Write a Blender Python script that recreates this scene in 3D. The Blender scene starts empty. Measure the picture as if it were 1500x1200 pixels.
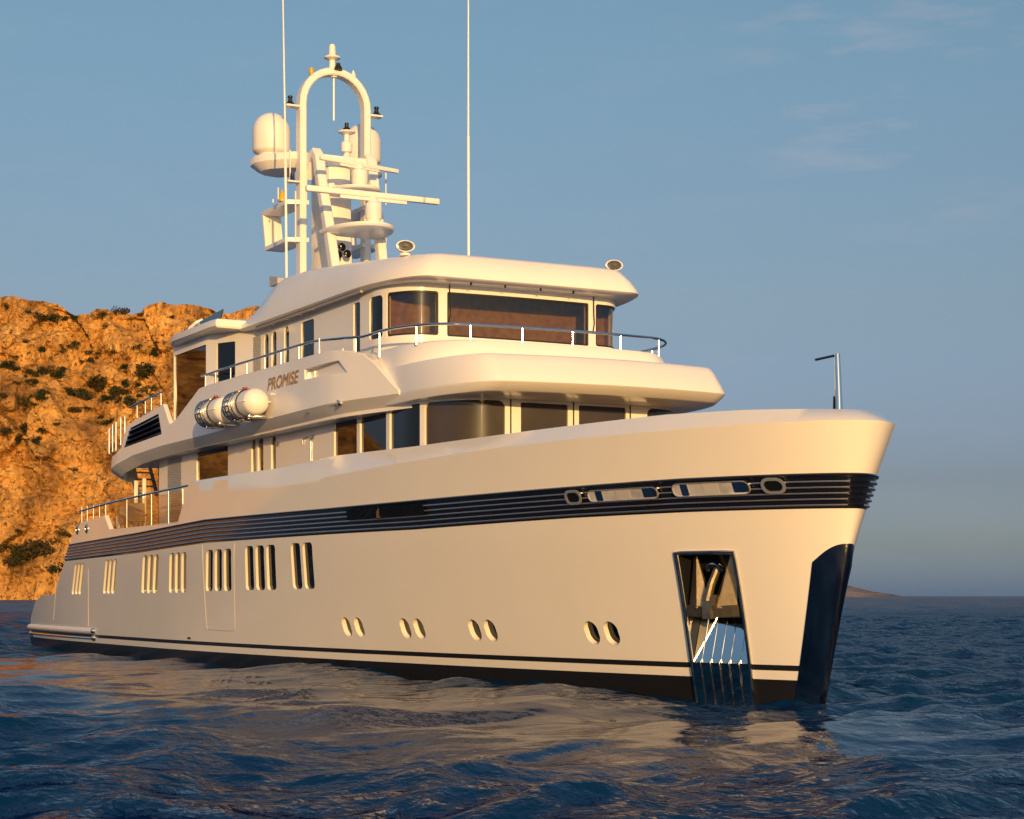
import bpy, bmesh, math, random
import numpy as np
from mathutils import Vector, Matrix, noise
from mathutils.bvhtree import BVHTree
random.seed(7); rng = np.random.default_rng(7)
R = math.radians
SC = bpy.context.scene
COL = SC.collection

# ------------------------------------------------------------------ camera, sky, sun, exposure
# Ship coordinates: X towards the bow, Y to port, Z up from the water line, metres.
FPX, TH, CAMX, CAMY, CAMZ = 2806.0, R(27.5), 73.118, -21.477, 2.0
RV = (math.sin(TH), math.cos(TH)); DV = (-math.cos(TH), math.sin(TH))
def ray(px, py):                           # viewing direction of a photo pixel
    a = (px - 750) / FPX
    return (DV[0] + a * RV[0], DV[1] + a * RV[1], (873 - py) / FPX)
cam = bpy.data.cameras.new('camera'); camo = bpy.data.objects.new('camera', cam); COL.objects.link(camo)
camo.location = (CAMX, CAMY, CAMZ)
camo.rotation_euler = Vector((DV[0], DV[1], 0)).to_track_quat('-Z', 'Y').to_euler()
cam.sensor_width = 36; cam.lens = FPX / 1500 * 36; cam.shift_y = 273 / 1500
cam.clip_start = 0.1; cam.clip_end = 60000
SC.camera = camo

SUN_EL, SUN_AZ = R(7.0), R(-17.0)          # low sun ahead of the bow, a little to starboard
sd = Vector((math.cos(SUN_AZ) * math.cos(SUN_EL), math.sin(SUN_AZ) * math.cos(SUN_EL), math.sin(SUN_EL)))
W = bpy.data.worlds.new('World'); SC.world = W; W.use_nodes = True
nt = W.node_tree; nt.nodes.clear()
out = nt.nodes.new('ShaderNodeOutputWorld'); bg = nt.nodes.new('ShaderNodeBackground')
sky = nt.nodes.new('ShaderNodeTexSky'); sky.sky_type = 'NISHITA'; sky.sun_disc = False
sky.sun_elevation = SUN_EL; sky.sun_rotation = math.atan2(sd.x, sd.y)
sky.air_density = 1.0; sky.dust_density = 1.2; sky.ozone_density = 1.5; sky.altitude = 0
# thin pink wisps of cloud, fixed to sky directions
tc = nt.nodes.new('ShaderNodeTexCoord'); mp = nt.nodes.new('ShaderNodeMapping'); mp.inputs['Scale'].default_value = (5, 5, 24)
nz = nt.nodes.new('ShaderNodeTexNoise'); nz.inputs['Scale'].default_value = 2.6; nz.inputs['Detail'].default_value = 7; nz.inputs['Roughness'].default_value = 0.6
cr = nt.nodes.new('ShaderNodeValToRGB'); cr.color_ramp.elements[0].position = 0.50; cr.color_ramp.elements[1].position = 0.75
cr.color_ramp.elements[1].color = (0.25, 0.25, 0.25, 1)
mx = nt.nodes.new('ShaderNodeMix'); mx.data_type = 'RGBA'; mx.inputs[7].default_value = (6.0, 4.4, 4.6, 1)
nt.links.new(tc.outputs['Generated'], mp.inputs[0]); nt.links.new(mp.outputs[0], nz.inputs[0]); nt.links.new(nz.outputs[0], cr.inputs[0])
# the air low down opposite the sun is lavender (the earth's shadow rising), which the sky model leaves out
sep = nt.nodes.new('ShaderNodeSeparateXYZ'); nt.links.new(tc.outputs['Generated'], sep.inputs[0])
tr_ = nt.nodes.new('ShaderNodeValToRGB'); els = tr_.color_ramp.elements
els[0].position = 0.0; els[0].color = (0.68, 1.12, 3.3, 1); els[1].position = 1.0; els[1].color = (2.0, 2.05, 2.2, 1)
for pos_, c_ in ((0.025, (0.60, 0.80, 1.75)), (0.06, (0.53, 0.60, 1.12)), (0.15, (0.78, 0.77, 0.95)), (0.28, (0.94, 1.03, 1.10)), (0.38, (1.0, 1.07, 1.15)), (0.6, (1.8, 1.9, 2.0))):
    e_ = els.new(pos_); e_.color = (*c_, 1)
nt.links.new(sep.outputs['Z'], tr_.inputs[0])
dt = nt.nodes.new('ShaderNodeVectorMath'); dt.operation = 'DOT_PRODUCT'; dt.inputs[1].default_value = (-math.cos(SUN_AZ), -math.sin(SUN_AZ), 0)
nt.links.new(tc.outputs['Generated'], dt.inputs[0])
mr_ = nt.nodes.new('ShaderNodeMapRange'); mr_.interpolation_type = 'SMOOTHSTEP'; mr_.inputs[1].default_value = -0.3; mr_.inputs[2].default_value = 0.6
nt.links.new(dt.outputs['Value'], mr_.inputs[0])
hi_ = nt.nodes.new('ShaderNodeValToRGB'); hi_.color_ramp.elements[0].position = 0.02; hi_.color_ramp.elements[0].color = (0.75, 1.35, 2.9, 1); hi_.color_ramp.elements[1].position = 0.6; hi_.color_ramp.elements[1].color = (1.9, 1.95, 2.1, 1)  # unseen sky abeam and overhead brightened and neutralised to add fill light
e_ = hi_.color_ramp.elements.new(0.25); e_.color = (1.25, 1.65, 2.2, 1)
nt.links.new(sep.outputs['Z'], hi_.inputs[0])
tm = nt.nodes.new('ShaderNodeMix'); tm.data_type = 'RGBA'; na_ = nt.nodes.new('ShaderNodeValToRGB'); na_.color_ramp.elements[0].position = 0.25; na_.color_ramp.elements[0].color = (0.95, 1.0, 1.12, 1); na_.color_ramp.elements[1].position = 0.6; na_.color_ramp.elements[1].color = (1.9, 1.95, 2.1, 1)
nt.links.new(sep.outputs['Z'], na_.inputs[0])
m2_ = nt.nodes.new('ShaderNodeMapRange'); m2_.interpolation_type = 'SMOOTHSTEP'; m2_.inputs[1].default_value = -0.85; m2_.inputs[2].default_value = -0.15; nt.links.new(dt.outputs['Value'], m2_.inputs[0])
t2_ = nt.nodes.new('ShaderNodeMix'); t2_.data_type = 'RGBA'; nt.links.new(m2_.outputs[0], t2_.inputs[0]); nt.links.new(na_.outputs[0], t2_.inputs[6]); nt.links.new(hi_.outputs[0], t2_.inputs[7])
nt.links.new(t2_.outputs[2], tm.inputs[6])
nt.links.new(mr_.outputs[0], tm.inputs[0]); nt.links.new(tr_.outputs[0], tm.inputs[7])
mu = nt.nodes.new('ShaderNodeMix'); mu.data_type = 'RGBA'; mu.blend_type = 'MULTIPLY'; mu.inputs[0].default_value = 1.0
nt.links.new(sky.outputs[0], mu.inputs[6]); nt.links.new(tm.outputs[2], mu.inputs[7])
cd_ = Vector(ray(1340, 60)).normalized(); vm = nt.nodes.new('ShaderNodeVectorMath'); vm.operation = 'DOT_PRODUCT'; vm.inputs[1].default_value = tuple(cd_)
nt.links.new(tc.outputs['Generated'], vm.inputs[0]); cm = nt.nodes.new('ShaderNodeMapRange'); cm.interpolation_type = 'SMOOTHSTEP'; cm.inputs[1].default_value = 0.9945; cm.inputs[2].default_value = 0.999; cm.inputs[3].default_value = 0.12
nt.links.new(vm.outputs['Value'], cm.inputs[0]); cml = nt.nodes.new('ShaderNodeMath'); cml.operation = 'MULTIPLY'
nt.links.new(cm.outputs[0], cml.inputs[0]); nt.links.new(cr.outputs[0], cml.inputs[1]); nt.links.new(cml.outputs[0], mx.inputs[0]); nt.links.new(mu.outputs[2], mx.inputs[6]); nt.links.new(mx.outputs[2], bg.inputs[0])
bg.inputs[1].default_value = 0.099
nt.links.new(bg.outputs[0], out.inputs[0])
sl = bpy.data.lights.new('sun', 'SUN'); sl.energy = 3.9; sl.angle = R(0.55); sl.color = (1.0, 0.57, 0.185)
slo = bpy.data.objects.new('sun', sl); COL.objects.link(slo); slo.rotation_euler = sd.to_track_quat('Z', 'Y').to_euler()
SC.view_settings.view_transform = 'Standard'; SC.view_settings.look = 'None'
SC.view_settings.exposure = 0.29; SC.view_settings.gamma = 1.0; SC.view_settings.use_curve_mapping = False

# ------------------------------------------------------------------ survey helpers (photo measurement on a known plane -> ship coordinates)
def S(px, py, y):
    v = ray(px, py); t = (y - CAMY) / v[1]
    return Vector((CAMX + t * v[0], y, CAMZ + t * v[2]))
def SX(px, py, x):
    v = ray(px, py); t = (x - CAMX) / v[0]
    return Vector((x, CAMY + t * v[1], CAMZ + t * v[2]))
def colpx(x, y):
    u = (x - CAMX, y - CAMY); return 750 + FPX * (u[0] * RV[0] + u[1] * RV[1]) / (u[0] * DV[0] + u[1] * DV[1])
def rd(rr, dep, z=0.0):                    # world point from metres right of / ahead of the viewpoint
    return Vector((CAMX + rr * RV[0] + dep * DV[0], CAMY + rr * RV[1] + dep * DV[1], z))

# ------------------------------------------------------------------ materials
def mat(name, col, rough=0.4, metal=0.0, spec=0.5, coat=0.0, noise_amt=0.0, noise_scale=4.0, bump=0.0, bump_scale=40.0, rough_var=0.0):
    m = bpy.data.materials.new(name); m.use_nodes = True; t = m.node_tree
    p = t.nodes['Principled BSDF']; p.inputs['Base Color'].default_value = (*col, 1); p.inputs['Roughness'].default_value = rough
    p.inputs['Metallic'].default_value = metal; p.inputs['Specular IOR Level'].default_value = spec
    p.inputs['Coat Weight'].default_value = coat; p.inputs['Coat Roughness'].default_value = 0.04
    if noise_amt or bump or rough_var:
        c = t.nodes.new('ShaderNodeTexCoord')
    if noise_amt or rough_var:
        n = t.nodes.new('ShaderNodeTexNoise'); n.inputs['Scale'].default_value = noise_scale; n.inputs['Detail'].default_value = 6
        t.links.new(c.outputs['Object'], n.inputs['Vector'])
    if noise_amt:
        r = t.nodes.new('ShaderNodeValToRGB')
        r.color_ramp.elements[0].color = (*[v * (1 - noise_amt) for v in col], 1); r.color_ramp.elements[0].position = 0.3
        r.color_ramp.elements[1].color = (*[min(1, v * (1 + noise_amt)) for v in col], 1); r.color_ramp.elements[1].position = 0.7
        t.links.new(n.outputs['Fac'], r.inputs[0]); t.links.new(r.outputs[0], p.inputs['Base Color'])
    if rough_var:
        mr = t.nodes.new('ShaderNodeMapRange'); mr.inputs[1].default_value = 0.3; mr.inputs[2].default_value = 0.7
        mr.inputs[3].default_value = max(0.0, rough - rough_var); mr.inputs[4].default_value = rough + rough_var
        t.links.new(n.outputs['Fac'], mr.inputs[0]); t.links.new(mr.outputs[0], p.inputs['Roughness'])
    if bump:
        n2 = t.nodes.new('ShaderNodeTexNoise'); n2.inputs['Scale'].default_value = bump_scale; n2.inputs['Detail'].default_value = 3
        b = t.nodes.new('ShaderNodeBump'); b.inputs['Strength'].default_value = bump; b.inputs['Distance'].default_value = 0.02
        t.links.new(c.outputs['Object'], n2.inputs['Vector']); t.links.new(n2.outputs['Fac'], b.inputs['Height']); t.links.new(b.outputs[0], p.inputs['Normal'])
    return m
M = {}
M['hull'] = mat('hull white paint', (0.81, 0.775, 0.71), 0.12, spec=0.5, coat=0.6, noise_amt=0.015, noise_scale=0.5, bump=0.05, bump_scale=0.6, rough_var=0.03)
M['white'] = mat('superstructure white paint', (0.82, 0.79, 0.75), 0.22, noise_amt=0.012, noise_scale=1.2, rough_var=0.04)
M['mast'] = mat('mast white paint', (0.82, 0.79, 0.74), 0.33, noise_amt=0.02, noise_scale=3)
M['boot'] = mat('black boot top', (0.012, 0.012, 0.014), 0.25)
M['navy'] = mat('navy rubbing band', (0.006, 0.007, 0.014), 0.16, coat=0.5)
M['glass'] = mat('dark tinted glass', (0.006, 0.007, 0.008), 0.02, spec=0.4)
M['black'] = mat('black rubber', (0.01, 0.01, 0.01), 0.5)
M['steel'] = mat('polished steel', (0.62, 0.60, 0.57), 0.14, metal=1, rough_var=0.05, noise_scale=3)
M['mirror'] = mat('mirror steel', (0.66, 0.65, 0.63), 0.06, metal=1, bump=0.03, bump_scale=2.5)
M['darksteel'] = mat('dark polished steel', (0.21, 0.21, 0.215), 0.15, metal=1, bump=0.05, bump_scale=3)
M['anchor'] = mat('galvanised anchor steel', (0.23, 0.185, 0.12), 0.36, metal=0.85, noise_amt=0.2, noise_scale=9, bump=0.2, bump_scale=60)
M['deckview'] = mat('pale deck gear behind the opening', (0.40, 0.40, 0.41), 0.12, noise_amt=0.3, noise_scale=2.5)
M['strip'] = mat('brushed strip', (0.62, 0.61, 0.62), 0.38, metal=0.9)
M['rim'] = mat('satin chrome', (0.8, 0.78, 0.74), 0.36, metal=0.85)
M['gold'] = mat('gilded letters', (0.34, 0.245, 0.135), 0.3, metal=0.35)
M['wood'] = mat('varnished wood panelling', (0.30, 0.175, 0.08), 0.3, noise_amt=0.25, noise_scale=6)
M['teak'] = mat('teak deck', (0.30, 0.19, 0.10), 0.6, noise_amt=0.2, noise_scale=8)
M['red'] = mat('red plastic', (0.45, 0.03, 0.02), 0.4)
M['yellow'] = mat('yellow plastic', (0.55, 0.36, 0.03), 0.4)
M['grille'] = mat('grey louvre paint', (0.42, 0.41, 0.40), 0.4)
M['lamp'] = mat('lamp glass', (0.05, 0.04, 0.025), 0.06, spec=0.8)
M['curtain'] = mat('grey interior', (0.2, 0.2, 0.2), 0.6)
def clear_glass(name, tint, refl=1.0):
    m = bpy.data.materials.new(name); m.use_nodes = True; t = m.node_tree; t.nodes.clear()
    o = t.nodes.new('ShaderNodeOutputMaterial'); tr = t.nodes.new('ShaderNodeBsdfTransparent'); tr.inputs[0].default_value = (*tint, 1)
    g = t.nodes.new('ShaderNodeBsdfGlossy'); g.inputs['Roughness'].default_value = 0.03; g.inputs[0].default_value = (refl, refl, refl, 1)
    lw = t.nodes.new('ShaderNodeLayerWeight'); lw.inputs[0].default_value = 0.5; x = t.nodes.new('ShaderNodeMixShader')
    pw = t.nodes.new('ShaderNodeMath'); pw.operation = 'POWER'; pw.inputs[1].default_value = 5; f = t.nodes.new('ShaderNodeMath'); f.operation = 'MULTIPLY_ADD'; f.inputs[1].default_value = 0.95; f.inputs[2].default_value = 0.04
    t.links.new(lw.outputs['Facing'], pw.inputs[0]); t.links.new(pw.outputs[0], f.inputs[0])
    t.links.new(f.outputs[0], x.inputs[0]); t.links.new(tr.outputs[0], x.inputs[1]); t.links.new(g.outputs[0], x.inputs[2]); t.links.new(x.outputs[0], o.inputs[0])
    return m
M['tint'] = clear_glass('bridge window glass', (0.80, 0.76, 0.68))
M['railglass'] = clear_glass('smoked rail glass', (0.86, 0.83, 0.79))

# ------------------------------------------------------------------ mesh helpers
class MB:
    def __init__(s): s.v = []; s.f = []; s.m = []
    def add(s, V, F, mi=0):
        k = len(s.v); s.v += [tuple(p) for p in V]; s.f += [tuple(i + k for i in f) for f in F]; s.m += [mi] * len(F); return s
    def box(s, c, size, rot=None, mi=0, bev=0.0):
        bm = bmesh.new(); bmesh.ops.create_cube(bm, size=1)
        bmesh.ops.scale(bm, vec=size, verts=bm.verts)
        if bev: bmesh.ops.bevel(bm, geom=list(bm.edges), offset=bev, segments=2, affect='EDGES', profile=0.5)
        if rot is not None: bmesh.ops.transform(bm, matrix=rot.to_4x4(), verts=bm.verts)
        bmesh.ops.translate(bm, vec=c, verts=bm.verts)
        bm.verts.index_update()
        s.add([v.co.copy() for v in bm.verts], [[v.index for v in f.verts] for f in bm.faces], mi); bm.free(); return s
    def tube(s, pts, r, seg=8, mi=0, closed=False, caps=True):
        P = [Vector(p) for p in pts]; n = len(P); rr = r if isinstance(r, (list, tuple)) else [r] * n
        rings = []; up = None
        for i, p in enumerate(P):
            a = P[i - 1] if (i or closed) else P[0]; b = P[(i + 1) % n] if (i < n - 1 or closed) else P[-1]
            t = (b - a).normalized()
            if up is None:
                up = Vector((0, 0, 1)) if abs(t.z) < 0.9 else Vector((1, 0, 0))
            x = t.cross(up)
            if x.length < 1e-5: x = t.cross(Vector((0, 1, 0)))
            x.normalize(); y = x.cross(t).normalized(); up = y
            rings.append([p + (x * math.cos(q) + y * math.sin(q)) * rr[i] for q in [2 * math.pi * k / seg for k in range(seg)]])
        return s.rings(rings, closed, caps, mi)
    def rings(s, rings, closed=False, caps=True, mi=0):
        n = len(rings); k = len(rings[0]); V = [p for r in rings for p in r]; F = []
        for i in range(n if closed else n - 1):
            j = (i + 1) % n
            for a in range(k):
                b = (a + 1) % k; F.append((i * k + a, i * k + b, j * k + b, j * k + a))
        if caps and not closed:
            F.append(tuple(range(k - 1, -1, -1))); F.append(tuple((n - 1) * k + a for a in range(k)))
        return s.add(V, F, mi)
    def lathe(s, base, prof, seg=24, mi=0, axis=None):
        base = Vector(base); q = Vector((0, 0, 1)).rotation_difference(Vector(axis)) if axis is not None else None
        rings = []
        for r, z in prof:
            ring = [Vector((max(r, 1e-4) * math.cos(2 * math.pi * k / seg), max(r, 1e-4) * math.sin(2 * math.pi * k / seg), z)) for k in range(seg)]
            rings.append([base + (q @ p if q else p) for p in ring])
        return s.rings(rings, False, True, mi)
    def prism(s, poly, axis_vec, mi=0):      # planar polygon extruded along a vector
        P = [Vector(p) for p in poly]; a = Vector(axis_vec); n = len(P)
        F = [tuple(range(n)), tuple(range(2 * n - 1, n - 1, -1))] + [(i, i + n, (i + 1) % n + n, (i + 1) % n) for i in range(n)]
        return s.add(P + [p + a for p in P], F, mi)
    def grid(s, G, mi=0, wrap=False):
        n = len(G); k = len(G[0]); V = [p for r in G for p in r]; F = []
        for i in range(n - 1):
            for a in range(k if wrap else k - 1): F.append((i * k + a, i * k + (a + 1) % k, (i + 1) * k + (a + 1) % k, (i + 1) * k + a))
        return s.add(V, F, mi)
    def mesh(s, name, mats, merge=0.0, fixn=True):
        me = bpy.data.meshes.new(name); me.from_pydata(s.v, [], s.f)
        for m in mats: me.materials.append(m)
        me.polygons.foreach_set('material_index', s.m)
        if merge or fixn:
            bm = bmesh.new(); bm.from_mesh(me)
            if merge:
                bmesh.ops.remove_doubles(bm, verts=bm.verts, dist=merge)
                bmesh.ops.dissolve_degenerate(bm, edges=bm.edges, dist=1e-5)
            if fixn: bmesh.ops.recalc_face_normals(bm, faces=bm.faces)
            bm.to_mesh(me); bm.free()
        me.update(); return me
    def orient(s):                          # make a closed shell face outwards
        bm = bmesh.new(); vs = [bm.verts.new(p) for p in s.v]
        for f in s.f: bm.faces.new([vs[i] for i in f])
        bm.verts.index_update(); bmesh.ops.recalc_face_normals(bm, faces=bm.faces)
        if bm.calc_volume(signed=True) < 0: bmesh.ops.reverse_faces(bm, faces=bm.faces)
        s.f = [tuple(v.index for v in f.verts) for f in bm.faces]; bm.free(); return s
    def build(s, name, mats, parent=None, smooth=35, merge=0.0, fixn=True):
        if not isinstance(mats, (list, tuple)): mats = [mats]
        me = s.mesh(name, mats, merge, fixn); return link(name, me, parent, smooth)
def link(name, me, parent=None, smooth=35):
    if smooth:
        me.polygons.foreach_set('use_smooth', [True] * len(me.polygons)); me.set_sharp_from_angle(angle=R(smooth))
    o = bpy.data.objects.new(name, me); COL.objects.link(o)
    if parent is not None: o.parent = parent
    return o
def thing(name, label, cat, loc=(0, 0, 0), group=None):
    o = bpy.data.objects.new(name, None); COL.objects.link(o); o.location = loc; o.empty_display_size = 0.3
    return tag(o, label, cat, group)
def tag(o, label, cat, group=None):
    o['label'] = label; o['category'] = cat
    if group: o['group'] = group
    return o
def tube(name, pts, r, m, parent, seg=8): return MB().tube(pts, r, seg).build(name, m, parent)
def boolean(me, cutters, mats_all):
    """me minus each mesh in cutters; keeps the smooth normals of the uncut surface."""
    ref = me.copy(); ref.polygons.foreach_set('use_smooth', [True] * len(ref.polygons)); ref.set_sharp_from_angle(angle=R(35))
    ref.calc_loop_triangles()
    nv = [v.co.copy() for v in ref.vertices]; tl = [tuple(t.loops) for t in ref.loop_triangles]; tv = [tuple(t.vertices) for t in ref.loop_triangles]
    bvh = BVHTree.FromPolygons(nv, tv); cn = [Vector(c.vector) for c in ref.corner_normals]
    o = bpy.data.objects.new('t', me); COL.objects.link(o); tmp = []
    for i, c in enumerate(cutters):
        k = bpy.data.objects.new('c', c); COL.objects.link(k); tmp.append(k); k.hide_render = True
        md = o.modifiers.new('b%d' % i, 'BOOLEAN'); md.operation = 'DIFFERENCE'; md.solver = 'EXACT'; md.use_self = True; md.object = k
        md.material_mode = 'TRANSFER'
    bpy.context.view_layer.update(); dg = bpy.context.evaluated_depsgraph_get()
    res = bpy.data.meshes.new_from_object(o.evaluated_get(dg))
    for k in tmp + [o]: bpy.data.objects.remove(k)
    res.polygons.foreach_set('use_smooth', [True] * len(res.polygons)); res.set_sharp_from_angle(angle=R(35))
    out_n = [(0, 0, 0)] * len(res.loops)
    for f in res.polygons:
        fc = Vector(f.center); fn = Vector(f.normal)
        for li in f.loop_indices:
            p = res.vertices[res.loops[li].vertex_index].co; q = p.lerp(fc, 0.03)
            co, nn, ti, dist = bvh.find_nearest(q)
            if ti is None or dist > 0.004 or nn.dot(fn) < 0.9: continue
            a, b, c = (nv[i] for i in tv[ti]); n0, n1, n2 = (cn[i] for i in tl[ti])
            v0, v1, v2 = b - a, c - a, co - a; d00, d01, d11, d20, d21 = v0.dot(v0), v0.dot(v1), v1.dot(v1), v2.dot(v0), v2.dot(v1)
            den = d00 * d11 - d01 * d01
            if abs(den) < 1e-14: continue
            v = (d11 * d20 - d01 * d21) / den; w = (d00 * d21 - d01 * d20) / den
            n = (n0 * (1 - v - w) + n1 * v + n2 * w)
            if n.length > 1e-6: out_n[li] = tuple(n.normalized())
    res.normals_split_custom_set(out_n)
    bpy.data.meshes.remove(ref); return res
def rounded(n, L, r, sub=8):
    """column positions along a rounded-rect opening and its inset at each"""
    r = min(r, L * 0.49); ts = [0.02 * r] + [r * (1 - math.cos(math.pi / 2 * k / sub)) for k in range(1, sub + 1)]
    mid = [r + (L - 2 * r) * k / n for k in range(1, n)]
    al = ts + mid + [L - t for t in reversed(ts)]
    ins = []
    for t in al:
        e = min(t, L - t); ins.append(0 if e >= r else r - math.sqrt(max(0, r * r - (r - e) ** 2)))
    return al, ins
def opening(F, L, z0, z1, r, o_in, o_out, n=6):
    """closed prism through a wall: F(t, z, off) maps to space"""
    al, ins = rounded(n, L, r); mb = MB(); rings = []
    for t, i in zip(al, ins): rings.append([F(t, z0 + i, o_in), F(t, z1 - i, o_in), F(t, z1 - i, o_out), F(t, z0 + i, o_out)])
    mb.rings(rings); return mb.orient()
def pane(F, L, z0, z1, r, off, n=6):
    al, ins = rounded(n, L, r); G = [[F(t, z0 + i, off), F(t, z1 - i, off)] for t, i in zip(al, ins)]
    G2 = [[F(t, z0 + i, off - 0.012), F(t, z1 - i, off - 0.012)] for t, i in zip(al, ins)]
    mb = MB(); mb.rings([[a[0], a[1], b[1], b[0]] for a, b in zip(G, G2)]); return mb
def frame(F, L, z0, z1, r, off, w, th=0.015, n=8):
    al, ins = rounded(n, L, r); outer = [(t, z0 + i) for t, i in zip(al, ins)] + [(t, z1 - i) for t, i in zip(reversed(al), reversed(ins))]
    cz = (z0 + z1) / 2; cx = L / 2
    inner = [(w + (t / L) * (L - 2 * w), cz + (z - cz) * (1 - 2 * w / (z1 - z0))) for t, z in outer]
    mb = MB(); mb.rings([[F(a[0], a[1], off), F(b[0], b[1], off), F(b[0], b[1], off - th), F(a[0], a[1], off - th)] for a, b in zip(outer, inner)], closed=True); return mb
class Path:
    """plan path of a wall (starboard, aft to fore, on to port)"""
    def __init__(s, pts):
        s.p = [Vector((x, y)) for x, y in pts]; s.s = [0.0]
        for a, b in zip(s.p[:-1], s.p[1:]): s.s.append(s.s[-1] + (b - a).length)
        s.px = [colpx(*q) for q in s.p]
        s.n = []
        for i in range(len(s.p)):
            a = s.p[max(0, i - 1)]; b = s.p[min(len(s.p) - 1, i + 1)]; t = (b - a).normalized(); s.n.append(Vector((t.y, -t.x)))
    def at(s, q):
        q = min(max(q, 0), s.s[-1]); i = int(np.searchsorted(s.s, q)); i = min(max(i, 1), len(s.p) - 1)
        f = (q - s.s[i - 1]) / max(1e-9, s.s[i] - s.s[i - 1]); return s.p[i - 1].lerp(s.p[i], f), s.n[i - 1].lerp(s.n[i], f).normalized()
    def q_px(s, px, last=False):
        best = None
        for i in range(1, len(s.p)):
            a, b = s.px[i - 1], s.px[i]
            if (a - px) * (b - px) <= 0 and a != b:
                best = s.s[i - 1] + (s.s[i] - s.s[i - 1]) * (px - a) / (b - a)
                if not last: return best
        if best is None: raise ValueError('column %s off path %s..%s' % (px, min(s.px), max(s.px)))
        return best
    def F(s, q0):
        def f(t, z, off):
            p, n = s.at(q0 + t); return Vector((p.x + n.x * off, p.y + n.y * off, z))
        return f
def corner_outline(Xa, Xf, Wd, Rx, Ry, bow=0.0, taper=0.0, nside=14, ncor=12, nfront=12):
    """starboard aft -> bow -> port aft"""
    side = [(x, -(Wd + taper * (Xf - Rx - x))) for x in np.linspace(Xa, Xf - Rx, nside)]
    cor = [(Xf - Rx + Rx * math.sin(a), -(Wd - Ry + Ry * math.cos(a))) for a in np.linspace(0, math.pi / 2, ncor)[1:]]
    fr = [(Xf + bow * (1 - (y / (Wd - Ry)) ** 2), y) for y in np.linspace(-(Wd - Ry), Wd - Ry, nfront)[1:-1]]
    st = side + cor
    return st + fr + [(x, -y) for x, y in reversed(st)]
def loft(mb, outlines, mi=0, caps=True):
    """outlines: list of (pts2d, z or function of (x,y)); vertical loft, open path closed at the stern"""
    rings = []
    for pts, z in outlines: rings.append([Vector((x, y, z(x, y) if callable(z) else z)) for x, y in pts])
    return mb.rings(rings, False, caps, mi)

# ------------------------------------------------------------------ the yacht: hull
YACHT = thing('motor_yacht', 'large white motor yacht with navy band along its hull, lying off the ochre cliff', 'yacht')
def interp(x, xs, ys): return float(np.interp(x, xs, ys))
def stem(z): return 44.28 + 0.27 * z + (0.005 * z * z if z > 0 else 0)
def hb(X, z):
    v = max(0.0, min(1.1, z / 5.3)); B = 4.12 + 0.38 * min(1, v * 1.6)
    if z < 0: B += 1.1 * z * 0.6
    X0 = 16 + 4 * v; Xs = stem(z); p = 1.75 + 0.55 * v; q = 0.92 - 0.42 * v ** 0.8
    if X <= X0: b = B
    else:
        t = (X - X0) / (Xs - X0)
        if t >= 1: return 0.0
        b = B * (1 - t ** p) ** q
    if X < 9: b -= 0.0035 * (9 - X) ** 2 * (1.3 - v * 0.8)
    return max(0.0, b)
def hn(X, z):
    e = 0.01; X = min(X, stem(z) - 0.03)
    dx = (hb(X + e, z) - hb(X - e, z)) / (2 * e); dz = (hb(X, z + e) - hb(X, z - e)) / (2 * e)
    return Vector((-dx, -1.0, -dz)).normalized()      # outward on the starboard side
def HP(X, z, off=0.0):
    n = hn(X, z); return Vector((X, -hb(X, z), z)) + n * off
ZT_X = [-1.8, -0.8, 0.9, 2.4, 4.5, 6.7, 7.6, 8.9, 11.85, 12.45, 19.6, 20.65, 27, 30, 34, 37.5, 40, 42.2, 44, 46]
ZT_Z = [0.35, 1.16, 1.82, 2.03, 2.07, 3.21, 3.95, 4.49, 4.62, 4.15, 4.13, 5.24, 5.27, 5.39, 5.36, 5.39, 5.42, 5.45, 5.42, 5.34]
ZC_X = [20.65, 24, 27, 30.7, 34.3, 37, 40, 46]; ZC_Z = [5.2, 5.12, 4.76, 4.87, 4.99, 5.06, 5.10, 5.13]
def ztop(X): return interp(X, ZT_X, ZT_Z)
def zcr(X): return min(ztop(X) - 0.012, interp(X, ZC_X, ZC_Z)) if X > 20.65 else ztop(X) - 0.012
def wcap(X): return interp(X, [20.6, 22, 24, 27, 31, 44, 46], [0.04, 0.05, 0.10, 0.24, 0.33, 0.34, 0.34])
stations = sorted(set([round(v, 3) for v in list(np.arange(-1.8, 36, 0.4)) + ZT_X[:13] + [12.15, 12.3, 19.8, 20.1, 20.4]]))
stations = [x for x in stations if x <= 36]
wbow = [1 - (1 - k / 34) ** 1.9 for k in range(1, 35)]
LV = [-1.3, -0.9, -0.4, 0.0, 0.42, 0.605, 0.9, 1.25, 1.65, 2.1, 2.55, 3.0, 3.4, 3.8, 4.2, 4.5, 4.75]
def station_X(i, z):
    if i < len(stations): return stations[i]
    return 36 + (stem(z) - 36) * wbow[i - len(stations)]
NS = len(stations) + len(wbow)
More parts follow.
